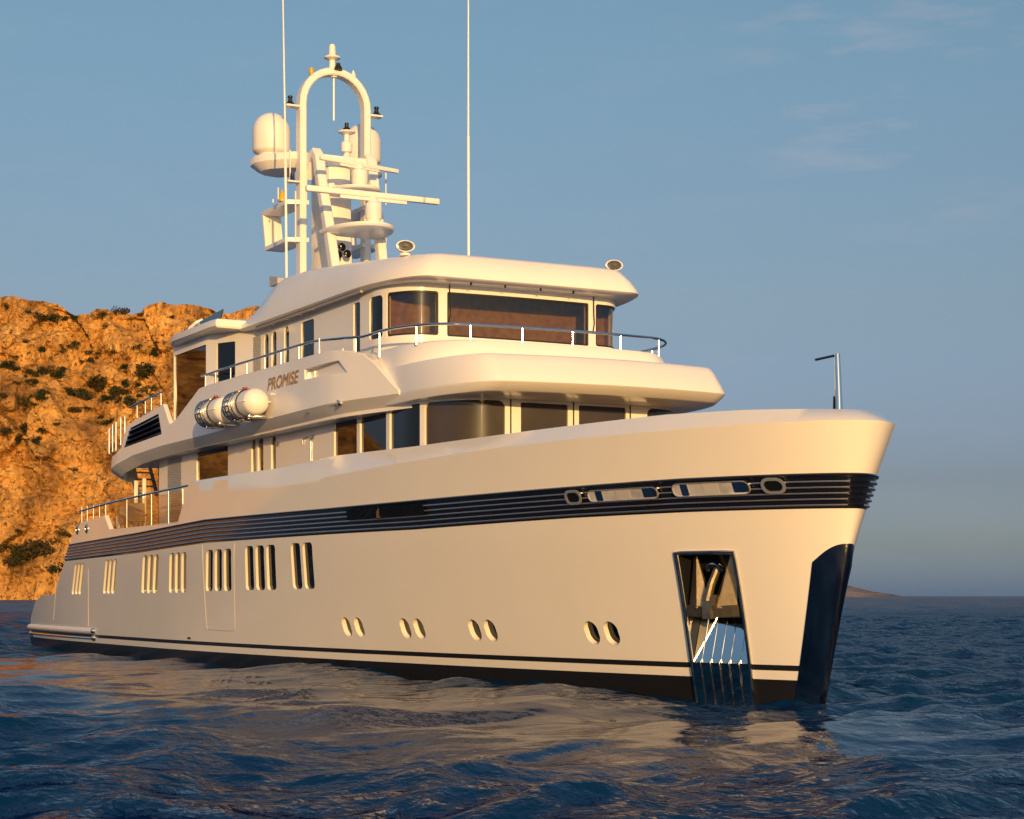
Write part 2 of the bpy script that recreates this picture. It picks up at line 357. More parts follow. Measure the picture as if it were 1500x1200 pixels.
def section(i):
    """closed starboard half section from keel to deck centre"""
    pts = []
    Xr = station_X(i, 5.0); zc = zcr(Xr)
    for _ in range(2): Xr = station_X(i, zc); zc = zcr(Xr)
    pts.append(Vector((station_X(i, -1.6), 0, -1.6)))
    for k, z in enumerate(LV):
        frac = None
        zz = z if zc > 4.75 or z < zc - 0.02 * (len(LV) - k) else zc - 0.02 * (len(LV) - k)
        X = station_X(i, zz); pts.append(Vector((X, -hb(X, zz), zz)))
    X = station_X(i, zc); p = Vector((X, -hb(X, zc), zc)); pts.append(p)
    n = hn(X, zc); n = Vector((n.x, n.y, 0)).normalized(); w = wcap(X)
    last = i == NS - 1
    if last: n = Vector((1, 0, 0))
    q = p - n * w; q.z = ztop(X); q.y = min(q.y, 0.0)
    if last: q.y = 0
    pts.append(q)
    q2 = q - n * 0.10; q2.y = min(q2.y, 0); q2.z = q.z + 0.002
    zd = min(4.05 if X < 34 else 4.35, ztop(X) - 0.06)
    pts.append(q2); q3 = q2.copy(); q3.z = zd; pts.append(q3)
    pts.append(Vector((q3.x, 0, zd)))
    return pts
hull = MB(); secs = [section(i) for i in range(NS)]
nsec = len(secs[0])
def hull_mat(zc, k):
    if k >= len(LV): return 0
    return 1 if zc < 0.42 or 0.606 > zc > 0.9 else 0
for sgn in (1, -1):
    V = [Vector((p.x, p.y * sgn, p.z)) for s in secs for p in s]; F0 = []; base = len(hull.v)
    hull.v += [tuple(p) for p in V]
    for i in range(NS - 1):
        for k in range(nsec - 1):
            a, b, c, d = i * nsec + k, i * nsec + k + 1, (i + 1) * nsec + k + 1, (i + 1) * nsec + k
            zc = (V[a].z + V[b].z) / 2
            mi = 0
            if k <= len(LV) and zc < 0.42: mi = 1
            if nsec - 3 <= k: mi = 2
            hull.f.append(tuple(base + j for j in (a, b, c, d))); hull.m.append(mi)
# transom end closed over both sides
t0 = [k for k in range(nsec)]; half = NS * nsec
hull.f.append(tuple(t0 + [half + k for k in reversed(t0)][1:-1])); hull.m.append(0)
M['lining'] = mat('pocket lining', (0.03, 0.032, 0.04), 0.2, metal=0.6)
hme = hull.mesh('hull', [M['hull'], M['boot'], M['teak'], M['lining'], M['black']], merge=0.0015)
# --- openings in the starboard side
cut = MB(); slot_panes = []; port_panes = []
GROUPS = [((8.05, 9.35), (7.05, 8.45), 3, 2.05, 3.12), ((11.9, 13.3), (11.1, 12.55), 3, 2.07, 3.17), ((16.05, 17.8), (15.45, 17.2), 3, 2.08, 3.23),
          ((18.75, 20.4), (18.25, 19.95), 3, 2.09, 3.25), ((21.95, 24.0), (21.45, 23.55), 3, 2.13, 3.27), ((24.85, 26.95), (24.4, 26.5), 3, 2.15, 3.31), ((27.75, 29.1), (27.35, 28.7), 2, 2.17, 3.32)]
for (t0_, t1_), (b0_, b1_), n, z0, z1 in GROUPS:
    pt = (t1_ - t0_) / n; wd = pt * 0.80
    for k in range(n):
        xt = t0_ + pt * k + pt * 0.1; xb = b0_ + (b1_ - b0_) / n * k + pt * 0.1
        def F(t, z, off, xt=xt, xb=xb, z0=z0, z1=z1): return HP(xb + (xt - xb) * (z - z0) / (z1 - z0) + t, z, off)
        o = opening(F, wd, z0, z1, 0.13, -0.10, 0.1, 3); cut.add(o.v, o.f, 0); slot_panes.append((F, wd, z0, z1))
for xs in ((29.75, 30.35), (32.42, 33.0), (35.15, 35.72), (38.98, 39.55)):
    for X in xs:
        def F(t, z, off, X=X): return HP(X - 0.17 + t, z, off)
        rr = 0.2
        o = opening(lambda t, z, off, X=X: HP(X - rr + t, z, off), 2 * rr, 1.24 - 0.24, 1.24 + 0.24, rr - 0.001, -0.16, 0.1, 2)
        cut.add(o.v, o.f, 0); port_panes.append(X)
# anchor pocket: leans forward towards its top
def AF(u, v, off):                       # u 0..1 across, v 0 bottom .. 1 top of the whole stainless shoe
    xb, xt = (41.40, 42.82), (41.88, 43.17); z = -0.3 + 3.13 * v; f = (z - 0.25) / 2.58
    x0 = xb[0] + (xt[0] - xb[0]) * f; x1 = xb[1] + (xt[1] - xb[1]) * f
    return HP(x0 + (x1 - x0) * u, z, off)
VP = 0.325                                # pocket above this, plain shoe below
pk = MB(); G = []
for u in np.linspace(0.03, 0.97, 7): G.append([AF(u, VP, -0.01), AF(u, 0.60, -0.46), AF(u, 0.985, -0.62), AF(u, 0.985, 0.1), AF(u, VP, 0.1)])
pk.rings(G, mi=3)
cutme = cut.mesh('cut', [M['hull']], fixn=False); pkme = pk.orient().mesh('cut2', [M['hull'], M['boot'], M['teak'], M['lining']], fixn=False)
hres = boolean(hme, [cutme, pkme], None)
HULL = link('hull', hres, YACHT, 0)
for F, wd, z0, z1 in slot_panes: pane(F, wd, z0 + 0.001, z1 - 0.001, 0.13, -0.07, 3).build('hull_window', M['glass'], HULL)
for X in port_panes:
    pane(lambda t, z, off, X=X: HP(X - 0.199 + t, z, off), 0.398, 1.24 - 0.239, 1.24 + 0.239, 0.198, -0.12, 2).build('porthole', M['glass'], HULL)

# black boot line, a thin proud stripe above the white one
def hull_strip(zf0, zf1, X0, off, n=130, both=True, to_stem=True, X1=None):
    mb = MB()
    for sg in ((1, -1) if both else (1,)):
        G = []
        for k in range(n + 1):
            u = k / n; row = []
            for zf in (zf0, zf1):
                Xe = (stem(zf(40)) - 0.004) if X1 is None else X1
                w = 1 - (1 - u) ** 1.6 if X1 is None else u
                X = X0 + (Xe - X0) * w; z = zf(X); p = HP(X, z, off)
                if p.y > 0: p.y = 0
                row.append(Vector((p.x, p.y * sg, p.z)))
            G.append(row)
        mb.grid(G)
    return mb
hull_strip(lambda X: 0.595, lambda X: 0.70, -1.2, 0.004).build('boot_stripe', M['boot'], HULL)
# navy band with ribs
BX = [6.6, 15.5, 22, 30, 34, 39.5, 42.5, 46]; BB = [3.21, 3.32, 3.47, 3.49, 3.49, 3.57, 3.59, 3.58]; BT = [3.77, 3.95, 4.13, 4.12, 4.14, 4.19, 4.22, 4.21]
NR = 6; prof = []
for k in range(NR):
    prof += [(k / NR, 0.006), ((k + 0.30) / NR, 0.006), ((k + 0.42) / NR, 0.024), ((k + 0.62) / NR, 0.040), ((k + 0.82) / NR, 0.040), ((k + 0.95) / NR, 0.022)]
prof.append((1.0, 0.006)); prof = [(0, 0.0)] + prof + [(1, 0.0)]
band = MB()
for sg in (1, -1):
    G = []; n = 170
    for k in range(n + 1):
        u = 1 - (1 - k / n) ** 1.7; row = []
        for f, off in prof:
            zz = interp(46, BX, BB) + f * 0.63; Xe = stem(zz) - 0.003; xs = 6.7 + f * 0.75
            X = xs + (Xe - xs) * u; z = interp(X, BX, BB) * (1 - f) + interp(X, BX, BT) * f
            p = HP(min(X, stem(z) - 0.002), z, 0); nrm = hn(X, z)
            if k == n: nrm = Vector((1, 0, -0.25)).normalized(); p.y = 0
            p = p + nrm * off
            if k == n: p.y = 0
            row.append(Vector((p.x, p.y * sg, p.z)))
        G.append(row)
    band.grid(G)
BAND = band.build('rubbing_band', M['navy'], YACHT, 50, merge=0.0008)
for j in range(1, NR):
    f = (j - 0.32) / NR; mbs = MB()
    for sg in (1, -1):
        for dr in (0,):
            pts = []
            for k in range(0, 171, 2):
                u = 1 - (1 - k / 170) ** 1.7; zz = 3.58 + f * 0.63; X = 6.9 + f * 0.75 + (stem(zz) - 0.06 - 6.9 - f * 0.75) * u
                z = interp(X, BX, BB) * (1 - f) + interp(X, BX, BT) * f; p = HP(X, z, 0.037); pts.append((p.x, p.y * sg, p.z))
            mbs.tube(pts, 0.016, 5)
    mbs.build('rub_strip', M['strip'], BAND, 0)
# windows let into the band at the bow, two dark ones amidships
def band_F(X0, zc):
    return lambda t, z, off: HP(X0 + t, z + (interp(X0 + t, BX, BT) - interp(X0, BX, BT)) * 0.5, off)
for X0, X1, z0, z1, r, kind in ((39.5, 39.96, 3.84, 4.13, 0.14, 'o'), (40.15, 41.95, 3.87, 4.10, 0.11, 'l'), (42.3, 43.92, 3.89, 4.14, 0.12, 'l'), (44.13, 44.55, 3.88, 4.17, 0.14, 'o'), (31.15, 34.6, 3.80, 4.06, 0.04, 'd')):
    F = band_F(X0, 0)
    if kind == 'd':
        pane(F, X1 - X0, z0, z1, 0.03, 0.064, 12).build('band_window', M['glass'], BAND); 
        MB().box(HP(X0 + 1.5, 3.93, 0.05), (0.12, 0.05, 0.27)).build('window_post', M['darksteel'], BAND)
        continue
    pane(F, X1 - X0, z0, z1, r, 0.062, 8).build('fairlead_window' if kind == 'o' else 'band_window', M['glass'] if kind == 'o' else M['deckview'], BAND)
    if kind == 'l':
        for q, w_, m_ in ((0.12, 0.10, 'steel'), (0.42, 0.2, 'grille'), (0.80, 0.16, 'steel'), (0.94, 0.05, 'black')):
            pane(band_F(X0 + (X1 - X0) * q, 0), (X1 - X0) * w_, z0 + 0.015 + (X1 - X0) * q * 0.02, z1 - 0.02 + (X1 - X0) * q * 0.02, 0.03, 0.070, 3).build('deck_gear', M[m_], BAND)
    frame(F, X1 - X0, z0, z1, r, 0.082, 0.05 if kind == 'o' else 0.016, 0.03).build('window_rim', M['rim'], BAND)
# stainless stem shoe
sh = MB()
for sg in (1, -1):
    G = []
    for k in range(15):
        u = 1 - (1 - k / 14) ** 2; row = []
        ztp = 2.62 + 0.33 * math.sin(u * math.pi / 2) ** 1.0
        for j in range(11):
            z = -0.9 + (ztp + 0.9) * j / 10; XL = 43.72 + 0.33 * max(z, -0.5); X = XL + (stem(z) - 0.001 - XL) * u
            n = hn(X, z); p = Vector((X, -hb(X, z), z))
            if k == 14: n = Vector((1, 0, -0.25)).normalized(); p.y = 0
            p = p + n * ((0.022 + 0.11 * max(0, u - 0.40) ** 1.2) if j < 10 else 0.004)
            if k == 0: p = Vector((X, -hb(X, z), z)) + n * (0.018)
            if k == 14: p.y = 0
            row.append(Vector((p.x, p.y * sg, p.z)))
        G.append(row)
    sh.grid(G)
sh.build('stem_shoe', M['darksteel'], YACHT, 40, merge=0.001)
# anchor pocket shoe and frame
shoe = MB(); G = []
for u in np.linspace(0, 1, 9): G.append([AF(u, v, 0.035 if 0 < i else 0.035) for i, v in enumerate(np.linspace(0, VP, 12))])
shoe.grid(G)
SHOE = shoe.build('anchor_shoe', M['mirror'], YACHT)
G = [[AF(u, v, -0.46 * (v - VP) / (0.60 - VP) + 0.012) for v in np.linspace(VP, 0.60, 8)] for u in np.linspace(0.035, 0.965, 9)]
MB().grid(G).build('shoe_plate', M['mirror'], SHOE)
for u in (0.17, 0.34, 0.5, 0.66, 0.83):
    MB().tube([AF(u, v, 0.045) for v in np.linspace(0, VP, 12)] + [AF(u, v, -0.46 * (v - VP) / (0.60 - VP)) for v in np.linspace(VP + 0.02, 0.60, 8)], 0.019, 8).build('shoe_rib', M['steel'], SHOE)
MB().tube([AF(0, v, 0.02) for v in np.linspace(0, 1, 20)] + [AF(u, 1, 0.02) for u in np.linspace(0.1, 0.9, 6)] + [AF(1, v, 0.02) for v in np.linspace(1, 0, 20)], 0.04, 8).build('pocket_frame', M['steel'], SHOE)
# rub rail at the stern quarter
rr_ = MB()
rr_.tube([HP(X, 0.82, 0.03) for X in np.linspace(-1.15, 9.6, 30)], 0.10, 10); RUB = rr_.build('rub_rail', M['white'], HULL)
MB().tube([HP(X, 0.57, 0.02) for X in np.linspace(-1.5, 9.4, 30)], 0.05, 8).build('rub_rail', M['steel'], HULL)
for z in (0.83, 0.6): MB().lathe(HP(9.6, z, 0.03), [(0.0, -0.08), (0.09, -0.06), (0.11, 0.0), (0.09, 0.1), (0, 0.16)], 12, axis=(1, 0, 0)).build('rail_cap', M['steel'], HULL)
# shell door seams
def seam(corners, m=M['black'], r=0.009):
    pts = []
    for (xa, za), (xb, zb) in zip(corners[:-1], corners[1:]):
        for k in range(12): pts.append(HP(xa + (xb - xa) * k / 12, za + (zb - za) * k / 12, 0.001))
    pts.append(HP(*corners[-1], 0.001)); return MB().tube(pts, r, 5)
M['seam'] = mat('panel seam', (0.5, 0.47, 0.43), 0.4)
seam([(21.75, 3.42), (21.15, 1.12), (21.22, 1.06), (23.12, 1.04), (23.22, 1.12), (24.2, 3.4)], M['seam'], 0.013).build('door_seam', M['seam'], HULL)
seam([(9.7, 2.9), (8.9, 0.98), (3.6, 0.95), (5.5, 2.9)], M['seam'], 0.013).build('door_seam', M['seam'], HULL)
MB().box(HP(19.6, 0.78, 0.01), (0.22, 0.03, 0.06)).build('drain_outlet', M['black'], HULL)
for X in (8.5, 9.7):
    MB().lathe(HP(X, 4.25, -0.01), [(0, 0), (0.17, 0), (0.17, 0.03), (0.1, 0.05), (0.09, 0.02), (0, 0.02)], 14, axis=(0, -1, 0)).build('fairlead', M['steel'], HULL)

# ------------------------------------------------------------------ main deck house
mh_out = corner_outline(14.2, 35.08, 3.40, 2.2, 1.3, 0.07, 0.0, 12, 18, 14)
mh_path = Path(mh_out)
mb = MB(); loft(mb, [(mh_out, 3.95), (mh_out, 5.2), (mh_out, 6.62)])
mh_me = mb.mesh('mh', [M['white'], M['black']])
cut = MB(); wins = []
def addwin(path, px0, px1, z0, z1, r, depth, last=False, q=None):
    q0, q1 = q if q else (path.q_px(px0), path.q_px(px1, last)); L = q1 - q0; F = path.F(q0); n = max(4, int(L / 0.12))
    o = opening(F, L, z0, z1, r, -depth, 0.25, n); cut.add(o.v, o.f, 0); return (F, L, z0, z1, r, depth, n)
for a, b, z0, z1, r in ((288, 334, 4.8, 6.32, 0.03), (368, 374.5, 5.0, 6.33, 0.15), (377.5, 386, 5.0, 6.33, 0.15), (397, 404, 5.0, 6.28, 0.05),
                        (489.5, 523, 4.9, 6.36, 0.10), (527.5, 566, 4.9, 6.36, 0.04), (571, 615, 4.9, 6.36, 0.04), (622, 740, 4.9, 6.36, 0.16),
                        (763, 832, 4.9, 6.34, 0.04), (848, 917, 4.9, 6.34, 0.04)):
    wins.append(addwin(mh_path, a, b, z0, z1, r, 0.07))
qc = mh_path.s[-1] / 2
a0, a1 = mh_path.q_px(622), mh_path.q_px(740)
wins.append(addwin(mh_path, 0, 0, 4.9, 6.36, 0.16, 0.07, q=(2 * qc - a1, 2 * qc - a0)))
MH = link('main_deck_house', boolean(mh_me, [cut.mesh('c', [M['white']], fixn=False)], None), YACHT, 0)
M['bronze'] = mat('bronze tinted glass', (0.050, 0.034, 0.015), 0.03, spec=0.5, noise_amt=0.35, noise_scale=0.7)
for i_, (F, L, z0, z1, r, dp, n) in enumerate(wins): pane(F, L, z0, z1, r, -dp + 0.02, n).build('window', M['bronze'] if i_ >= 7 else M['glass'], MH)
# seams, louvre panel, door fittings on the side
for px in (748, 840, 923):
    F = mh_path.F(mh_path.q_px(px)); MB().box((F(0, 5.7, 0.0)), (0.03, 0.03, 1.75)).build('panel_joint', M['black'], MH)
F = mh_path.F(mh_path.q_px(246)); lv = MB()
for k in range(26): 
    z = 4.3 + k * 0.075
    lv.add([F(0.05, z, 0.005), F(1.35, z, 0.005), F(1.35, z + 0.05, 0.03), F(0.05, z + 0.05, 0.03), F(1.35, z + 0.075, 0.004), F(0.05, z + 0.075, 0.004)], [(0, 1, 2, 3), (3, 2, 4, 5)])
lv.build('louvre_panel', M['grille'], MH, 0)
for px in (409, 460):
    F = mh_path.F(mh_path.q_px(px)); MB().lathe(F(0, 6.05, 0.0), [(0, 0), (0.05, 0), (0.05, 0.05), (0.03, 0.07), (0, 0.07)], 10, axis=(0, -1, 0)).build('deck_light', M['steel'], MH)
F = mh_path.F(mh_path.q_px(445)); MB().tube([F(0, 5.9, 0.03), F(0, 6.05, 0.03), F(0.55, 6.08, 0.03), F(0.55, 6.0, 0.03)], 0.015, 6).build('hand_rail', M['steel'], MH)
F = mh_path.F(mh_path.q_px(456)); MB().tube([F(0, 5.2, 0.02), F(0, 5.95, 0.02)], 0.014, 6).build('hand_rail', M['steel'], MH)

# ------------------------------------------------------------------ bridge deck: slab, fascia, coaming
OA = lambda ins, W0=3.62, Xa=12.0: corner_outline(Xa, 36.75 - ins, W0 - ins * 0.12, 3.0, 0.9, 0.30, 0.012, 12, 16, 14)
fas = MB()
loft(fas, [(OA(1.1), 6.40), (OA(0.36), 6.41), (OA(0.30), 6.43), (OA(0.03), 6.57), (OA(0.0), 6.60), (OA(0.015), 6.64), (OA(0.16), 6.85), (OA(0.34), 7.08), (OA(0.46), 7.20), (OA(0.54), 7.245), (OA(0.66), 7.26)])
FAS = fas.build('bridge_deck', M['white'], YACHT, 28)
OC = lambda ins: corner_outline(28.5, 34.55 - ins, 3.56 - ins, 1.9, 1.25, 0.18, 0.0, 6, 14, 12)
co = MB()
rings = [(OC(0), 7.2), (OC(0.03), 7.45), (OC(0.16), 7.74), (OC(0.20), 7.78), (OC(0.26), 7.78), (OC(0.30), 7.74), (OC(0.30), 7.3)]
for (o1, z1), (o2, z2) in zip(rings[:-1], rings[1:]):
    co.grid([[Vector((x, y, z1)) for x, y in o1], [Vector((x, y, z2)) for x, y in o2]])
co.build('coaming', M['white'], FAS, 40, merge=0.0005)
# wing bulwark along the sides, with name, fairlead and louvres
def wing_path():
    pts = [(10.15, -3.1), (10.3, -3.55), (10.75, -3.95), (11.4, -4.15)] + [(x, -4.22) for x in np.linspace(12.2, 29.3, 30)]
    pts += [(29.9, -4.21), (30.5, -4.17), (31.1, -4.08), (31.8, -3.95), (32.6, -3.80), (33.3, -3.66)]
    return pts
WB_X = [10.1, 11.8, 14, 17, 22, 27, 31.5, 33.4]; WB_Z = [6.02, 6.22, 6.42, 6.52, 6.55, 6.58, 6.61, 6.60]
sX = lambda px, y=-4.22: S(px, 600, y).x
XA = sX(183); XB = sX(236); XB2 = sX(247); XC = sX(254); XD = sX(288)
WT_X = [10.1, XA - 1.2, XA - 0.5, XA, XB, XB2, XC - 0.02, XD, sX(300), 30.2, 31.2, 31.8, 32.3, 32.8, 33.2, 33.4]
WT_Z = [6.50, 6.60, 6.78, 7.44, 7.78, 7.12, 7.16, 7.93, 7.95, 7.90, 7.80, 7.66, 7.40, 7.02, 6.72, 6.64]
dense = []
wp = wing_path()
for (x0, y0), (x1, y1) in zip(wp[:-1], wp[1:]):
    for k in range(3): dense.append((x0 + (x1 - x0) * k / 3, y0 + (y1 - y0) * k / 3))
dense.append(wp[-1]); ex = sorted([XA - 0.5, XA, XB - 0.02, XB, XB2, XC - 0.02, XC, XD, XD + 0.02])
dense += [(x, -4.22) for x in ex]; dense = sorted(dense, key=lambda p: (p[0], p[1] * (1 if p[0] > 20 else -1)))
dp_ = Path(dense)
for sg in (1, -1):
    wg = MB(); rings = []
    for (x, y), n in zip(dense, dp_.n):
        zb = interp(x, WB_X, WB_Z); zt = interp(x, WT_X, WT_Z); hgt = zt - zb
        lean = 0.05 * hgt
        def P(off, z): return Vector((x - n.x * off, (y - n.y * off) * sg, z))
        win_ = interp(x, [30.8, 32.0, 33.4], [0.14, 0.75, 0.75])
        rings.append([P(0.34, zb - 0.25), P(0.03, zb - 0.03), P(0.0, zb), P(0.004, zb + 0.04), P(lean, zt - 0.02), P(lean + 0.02, zt), P(lean + win_ - 0.02, zt), P(lean + win_, zt - 0.02), P(0.34, zb + 0.02)])
    wg.rings(rings)
    if sg == 1:
        me = wg.mesh('wing', [M['white'], M['black']])
        c = MB(); y = -4.22
        a = [S(443, 541, y), S(488, 527.5, y), S(498, 545, y), S(444, 556, y)]
        c.prism([p + Vector((0, -0.4, 0)) for p in a], (0, 0.62, 0))
        lvq = [S(229.5, 606, y), S(236, 636, y), S(181, 656, y), S(189, 627, y)]
        c2 = MB(); c2.prism([p + Vector((0, -0.4, 0)) for p in lvq], (0, 0.56, 0), 1)
        me = boolean(me, [c.mesh('c', [M['white']]), c2.mesh('c', [M['white'], M['black']])], None)
        WING = link('wing_bulwark', me, YACHT, 0)
        # louvre blades
        for k in range(4):
            f0, f1 = (k + 0.15) / 4, (k + 0.75) / 4
            pts = []
            for f in (f0, f1): pts.append((lvq[3].lerp(lvq[2], f), lvq[0].lerp(lvq[1], f)))
            b = MB(); o1, o2 = Vector((0, 0.10, 0.03)), Vector((0, 0.01, 0))
            b.rings([[pts[0][i] + o1, pts[1][i] + o2, pts[1][i] + o2 + Vector((0, 0.02, -0.03)), pts[0][i] + o1 + Vector((0, 0.02, -0.03))] for i in (0, 1)])
            b.build('louvre_blade', M['darksteel'], WING, 0)
        # dark winch gear seen through the fairlead opening
        p = S(452, 545, -3.95); MB().box(p, (0.55, 0.2, 0.34), bev=0.02).build('fairlead_roller', M['black'], WING)
        MB().tube([S(451, 552, -4.08), S(451, 541, -4.08)], 0.05, 10).build('fairlead_roller', M['steel'], WING)
        MB().box(S(470, 537, -3.95) + Vector((0, 0.05, 0)), (2.6, 0.03, 0.6)).build('opening_back', M['white'], WING)
    else: wg.build('wing_bulwark', M['white'], YACHT, 28)
# soffit slab of the aft overhang
so = MB(); sp = [(x, y + 0.32) for x, y in dense if y < -3.2] ; sp = [(10.45, -2.6)] + sp
so.rings([[Vector((x, y, z)) for x, y in sp + [(a, -b) for a, b in reversed(sp)]] for z in (6.29, 6.5)]); so.build('aft_overhang', M['white'], YACHT, 30)
# under-edge pipe and its lights
tube('drain_pipe', [S(365, 625, -4.1) + Vector((0, 0, 0.0)), S(500, 590, -4.1)], 0.035, M['grille'], WING)
for px, py in ((452, 602), (497, 590)): MB().lathe(S(px, py, -4.12), [(0, -0.05), (0.06, -0.05), (0.07, 0.05), (0, 0.06)], 10, axis=(0, -1, 0)).build('deck_light', M['steel'], WING)
# the ship's name
fc = bpy.data.curves.new('t', 'FONT'); fc.body = 'PROMISE'; fc.extrude = 0.018; fc.size = 0.44; fc.shear = 0.18; fc.bevel_depth = 0.006; fc.space_character = 1.03
fo = bpy.data.objects.new('t', fc); COL.objects.link(fo); bpy.context.view_layer.update()
nme = bpy.data.meshes.new_from_object(fo.evaluated_get(bpy.context.evaluated_depsgraph_get())); bpy.data.objects.remove(fo)
xs = [v.co.x for v in nme.vertices]; w0, w1 = min(xs), max(xs); ys = [v.co.y for v in nme.vertices]; h0, h1 = min(ys), max(ys)
pa, pb = S(391.5, 560, -4.2), S(437, 548, -4.2)
nme.materials.clear(); nme.materials.append(M['gold'])
for v in nme.vertices:
    f = (v.co.x - w0) / (w1 - w0); g = (v.co.y - h0) / (h1 - h0)
    v.co = Vector((pa.x + (pb.x - pa.x) * f, -4.215 - v.co.z + 0.05 * (0.72 + 0.31 * g), 7.30 + 0.33 * g))
nme.update(); link('name_lettering', nme, WING, 30)

# ------------------------------------------------------------------ bridge house (wheelhouse forward, wider saloon aft)
yi, yo = -3.22, -4.05
xi, xo = S(377, 500, yi).x, S(304.5, 500, yo).x; xaft = S(254, 520, yo).x
fr = corner_outline(xi, 32.2, -yi, 1.5, 0.85, 0.10, 0.0, 12, 18, 14)
st_aft = [(xaft, yo), (xaft + (xo - xaft) * 0.5, yo), (xo, yo)]
bh_out = st_aft + fr + [(x, -y) for x, y in reversed(st_aft)]
bh_path = Path(bh_out)
for i in (2, 3):                          # keep wall normals crisp at the knuckles
    pass
mb = MB(); loft(mb, [(bh_out, 6.45), (bh_out, 8.0), (bh_out, 9.42)]); bh_me = mb.mesh('bh', [M['white'], M['wood'], M['black']])
cut = MB(); wins = []
for a, b, z0, z1, r in ((386.5, 393.5, 7.9, 9.17, 0.16), (397.5, 405, 7.9, 9.17, 0.16), (416, 423.5, 7.9, 9.19, 0.16), (441, 460, 8.1, 9.15, 0.10), (517.5, 527.5, 7.75, 9.17, 0.08), (541, 560.5, 8.15, 9.17, 0.12)):
    wins.append(addwin(bh_path, a, b, z0, z1, r, 0.06))
bw = []
for a, b, z0, z1, r in ((566.5, 642.5, 8.15, 9.19, 0.07), (655, 862.5, 8.14, 9.19, 0.05)):
    bw.append(addwin(bh_path, a, b, z0, z1, r, 0.34))
qc = bh_path.s[-1] / 2; a0, a1 = bh_path.q_px(566.5), bh_path.q_px(642.5)
bw.append(addwin(bh_path, 0, 0, 8.15, 9.19, 0.07, 0.34, q=(2 * qc - a1, 2 * qc - a0)))
rm = corner_outline(31.12, 32.0, 3.02, 0.8, 0.75, 0.08, 0.0, 4, 10, 8); room = MB(); loft(room, [(rm, 7.6), (rm, 9.37)], mi=1)
# saloon window aft and the glass door in the slanted wall
F0 = bh_path.F(0.08); qk = bh_path.s[2]
aftwin = opening(F0, qk - 0.25, 7.25, 9.15, 0.03, -0.06, 0.2, 3); cut.add(aftwin.v, aftwin.f, 0)
p0 = Vector((xo, yo)); p1 = Vector((xi, yi)); td = (p1 - p0).normalized(); nd = Vector((td.y, -td.x))
def SF(t, z, off): return Vector((p0.x + td.x * t + nd.x * off, p0.y + td.y * t + nd.y * off, z))
def slant_t(px):
    lo, hi = 0.0, (p1 - p0).length
    for _ in range(40):
        m = (lo + hi) / 2; q = SF(m, 0, 0)
        if colpx(q.x, q.y) < px: lo = m
        else: hi = m
    return lo
ta, tb = slant_t(317.5), slant_t(344.5)
o = opening(lambda t, z, off: SF(ta + t, z, off), tb - ta, 7.0, 9.13, 0.02, -0.06, 0.2, 3); cut.add(o.v, o.f, 0)
cme = cut.mesh('c', [M['white']], fixn=False); rme = room.mesh('c', [M['white'], M['wood']])
BH = link('bridge_house', boolean(bh_me, [rme, cme], None), YACHT, 0)
for F, L, z0, z1, r, dp, n in wins: pane(F, L, z0, z1, r, -dp + 0.02, n).build('window', M['glass'], BH)
for F, L, z0, z1, r, dp, n in bw:
    pane(F, L, z0, z1, r, -0.05, n).build('bridge_window', M['tint'], BH)
    frame(F, L, z0, z1, r, -0.03, 0.045, 0.018, n + 4).build('window_gasket', M['black'], BH)
pane(F0, qk - 0.25, 7.25, 9.15, 0.03, -0.04, 3).build('saloon_window', M['glass'], BH)
pane(lambda t, z, off: SF(ta + t, z, off), tb - ta, 7.0, 9.13, 0.02, -0.04, 3).build('glass_door', M['glass'], BH)
F = bh_path.F(bh_path.q_px(371)); lv = MB()
for k in range(22):
    z = 7.6 + k * 0.072; lv.add([F(0.02, z, 0.004), F(0.46, z, 0.004), F(0.46, z + 0.05, 0.03), F(0.02, z + 0.05, 0.03), F(0.46, z + 0.072, 0.003), F(0.02, z + 0.072, 0.003)], [(0, 1, 2, 3), (3, 2, 4, 5)])
lv.build('louvre_panel', M['grille'], BH, 0)
# wipers
for px in (657.5, 868):
    F = bh_path.F(bh_path.q_px(px)); tube('wiper', [F(0, 9.36, 0.05), F(0.0, 8.95, 0.06), F(0.03, 8.7, 0.04), F(-0.02, 8.45, 0.04)], 0.016, M['black'], BH, 6)

# ------------------------------------------------------------------ wheelhouse roof
XR = sX(356, -3.5)
def OR(ins, fr=1.0): return corner_outline(XR, 33.05 - ins * fr, 3.55 - ins, 3.0, 0.9, 0.04, 0.01, 16, 16, 14)
RX = [XR, XR + 1.2, 24.5, 26.5, 29, 31, 33]; RZ = [9.72, 10.12, 10.52, 10.47, 10.25, 10.06, 9.99]
def zr(f, add=0.0): return lambda x, y: 9.38 + (interp(x, RX, RZ) - 9.38) * f + add
rf = MB()
loft(rf, [(OR(0.6), 9.36), (OR(0.06), 9.365), (OR(0.0), 9.40), (OR(0.005), 9.46), (OR(0.12), zr(0.5)), (OR(0.30), zr(0.90)), (OR(0.42), zr(1.0)), (OR(0.7), zr(1.0, 0.06)), (OR(1.6), zr(1.0, 0.14)), (OR(2.6), zr(1.0, 0.18))])
ROOF = rf.build('wheelhouse_roof', M['white'], YACHT, 30)
# small fittings under the brow
for px in (690, 740, 792, 840):
    p = SX(px, 422, 32.75); MB().box(Vector((32.75, p.y, 9.335)), (0.05, 0.03, 0.07)).build('brow_light', M['black'], ROOF)
tube('drain_pipe', [Vector((XR + 1.0, -3.45, 9.33)), Vector((30.6, -3.42, 9.33))], 0.04, M['grille'], ROOF)
for px in (400, 420, 440, 458): 
    x = sX(px, -3.42); MB().box((x, -3.42, 9.32), (0.16, 0.1, 0.08), bev=0.02).build('brow_light', M['steel'], ROOF)
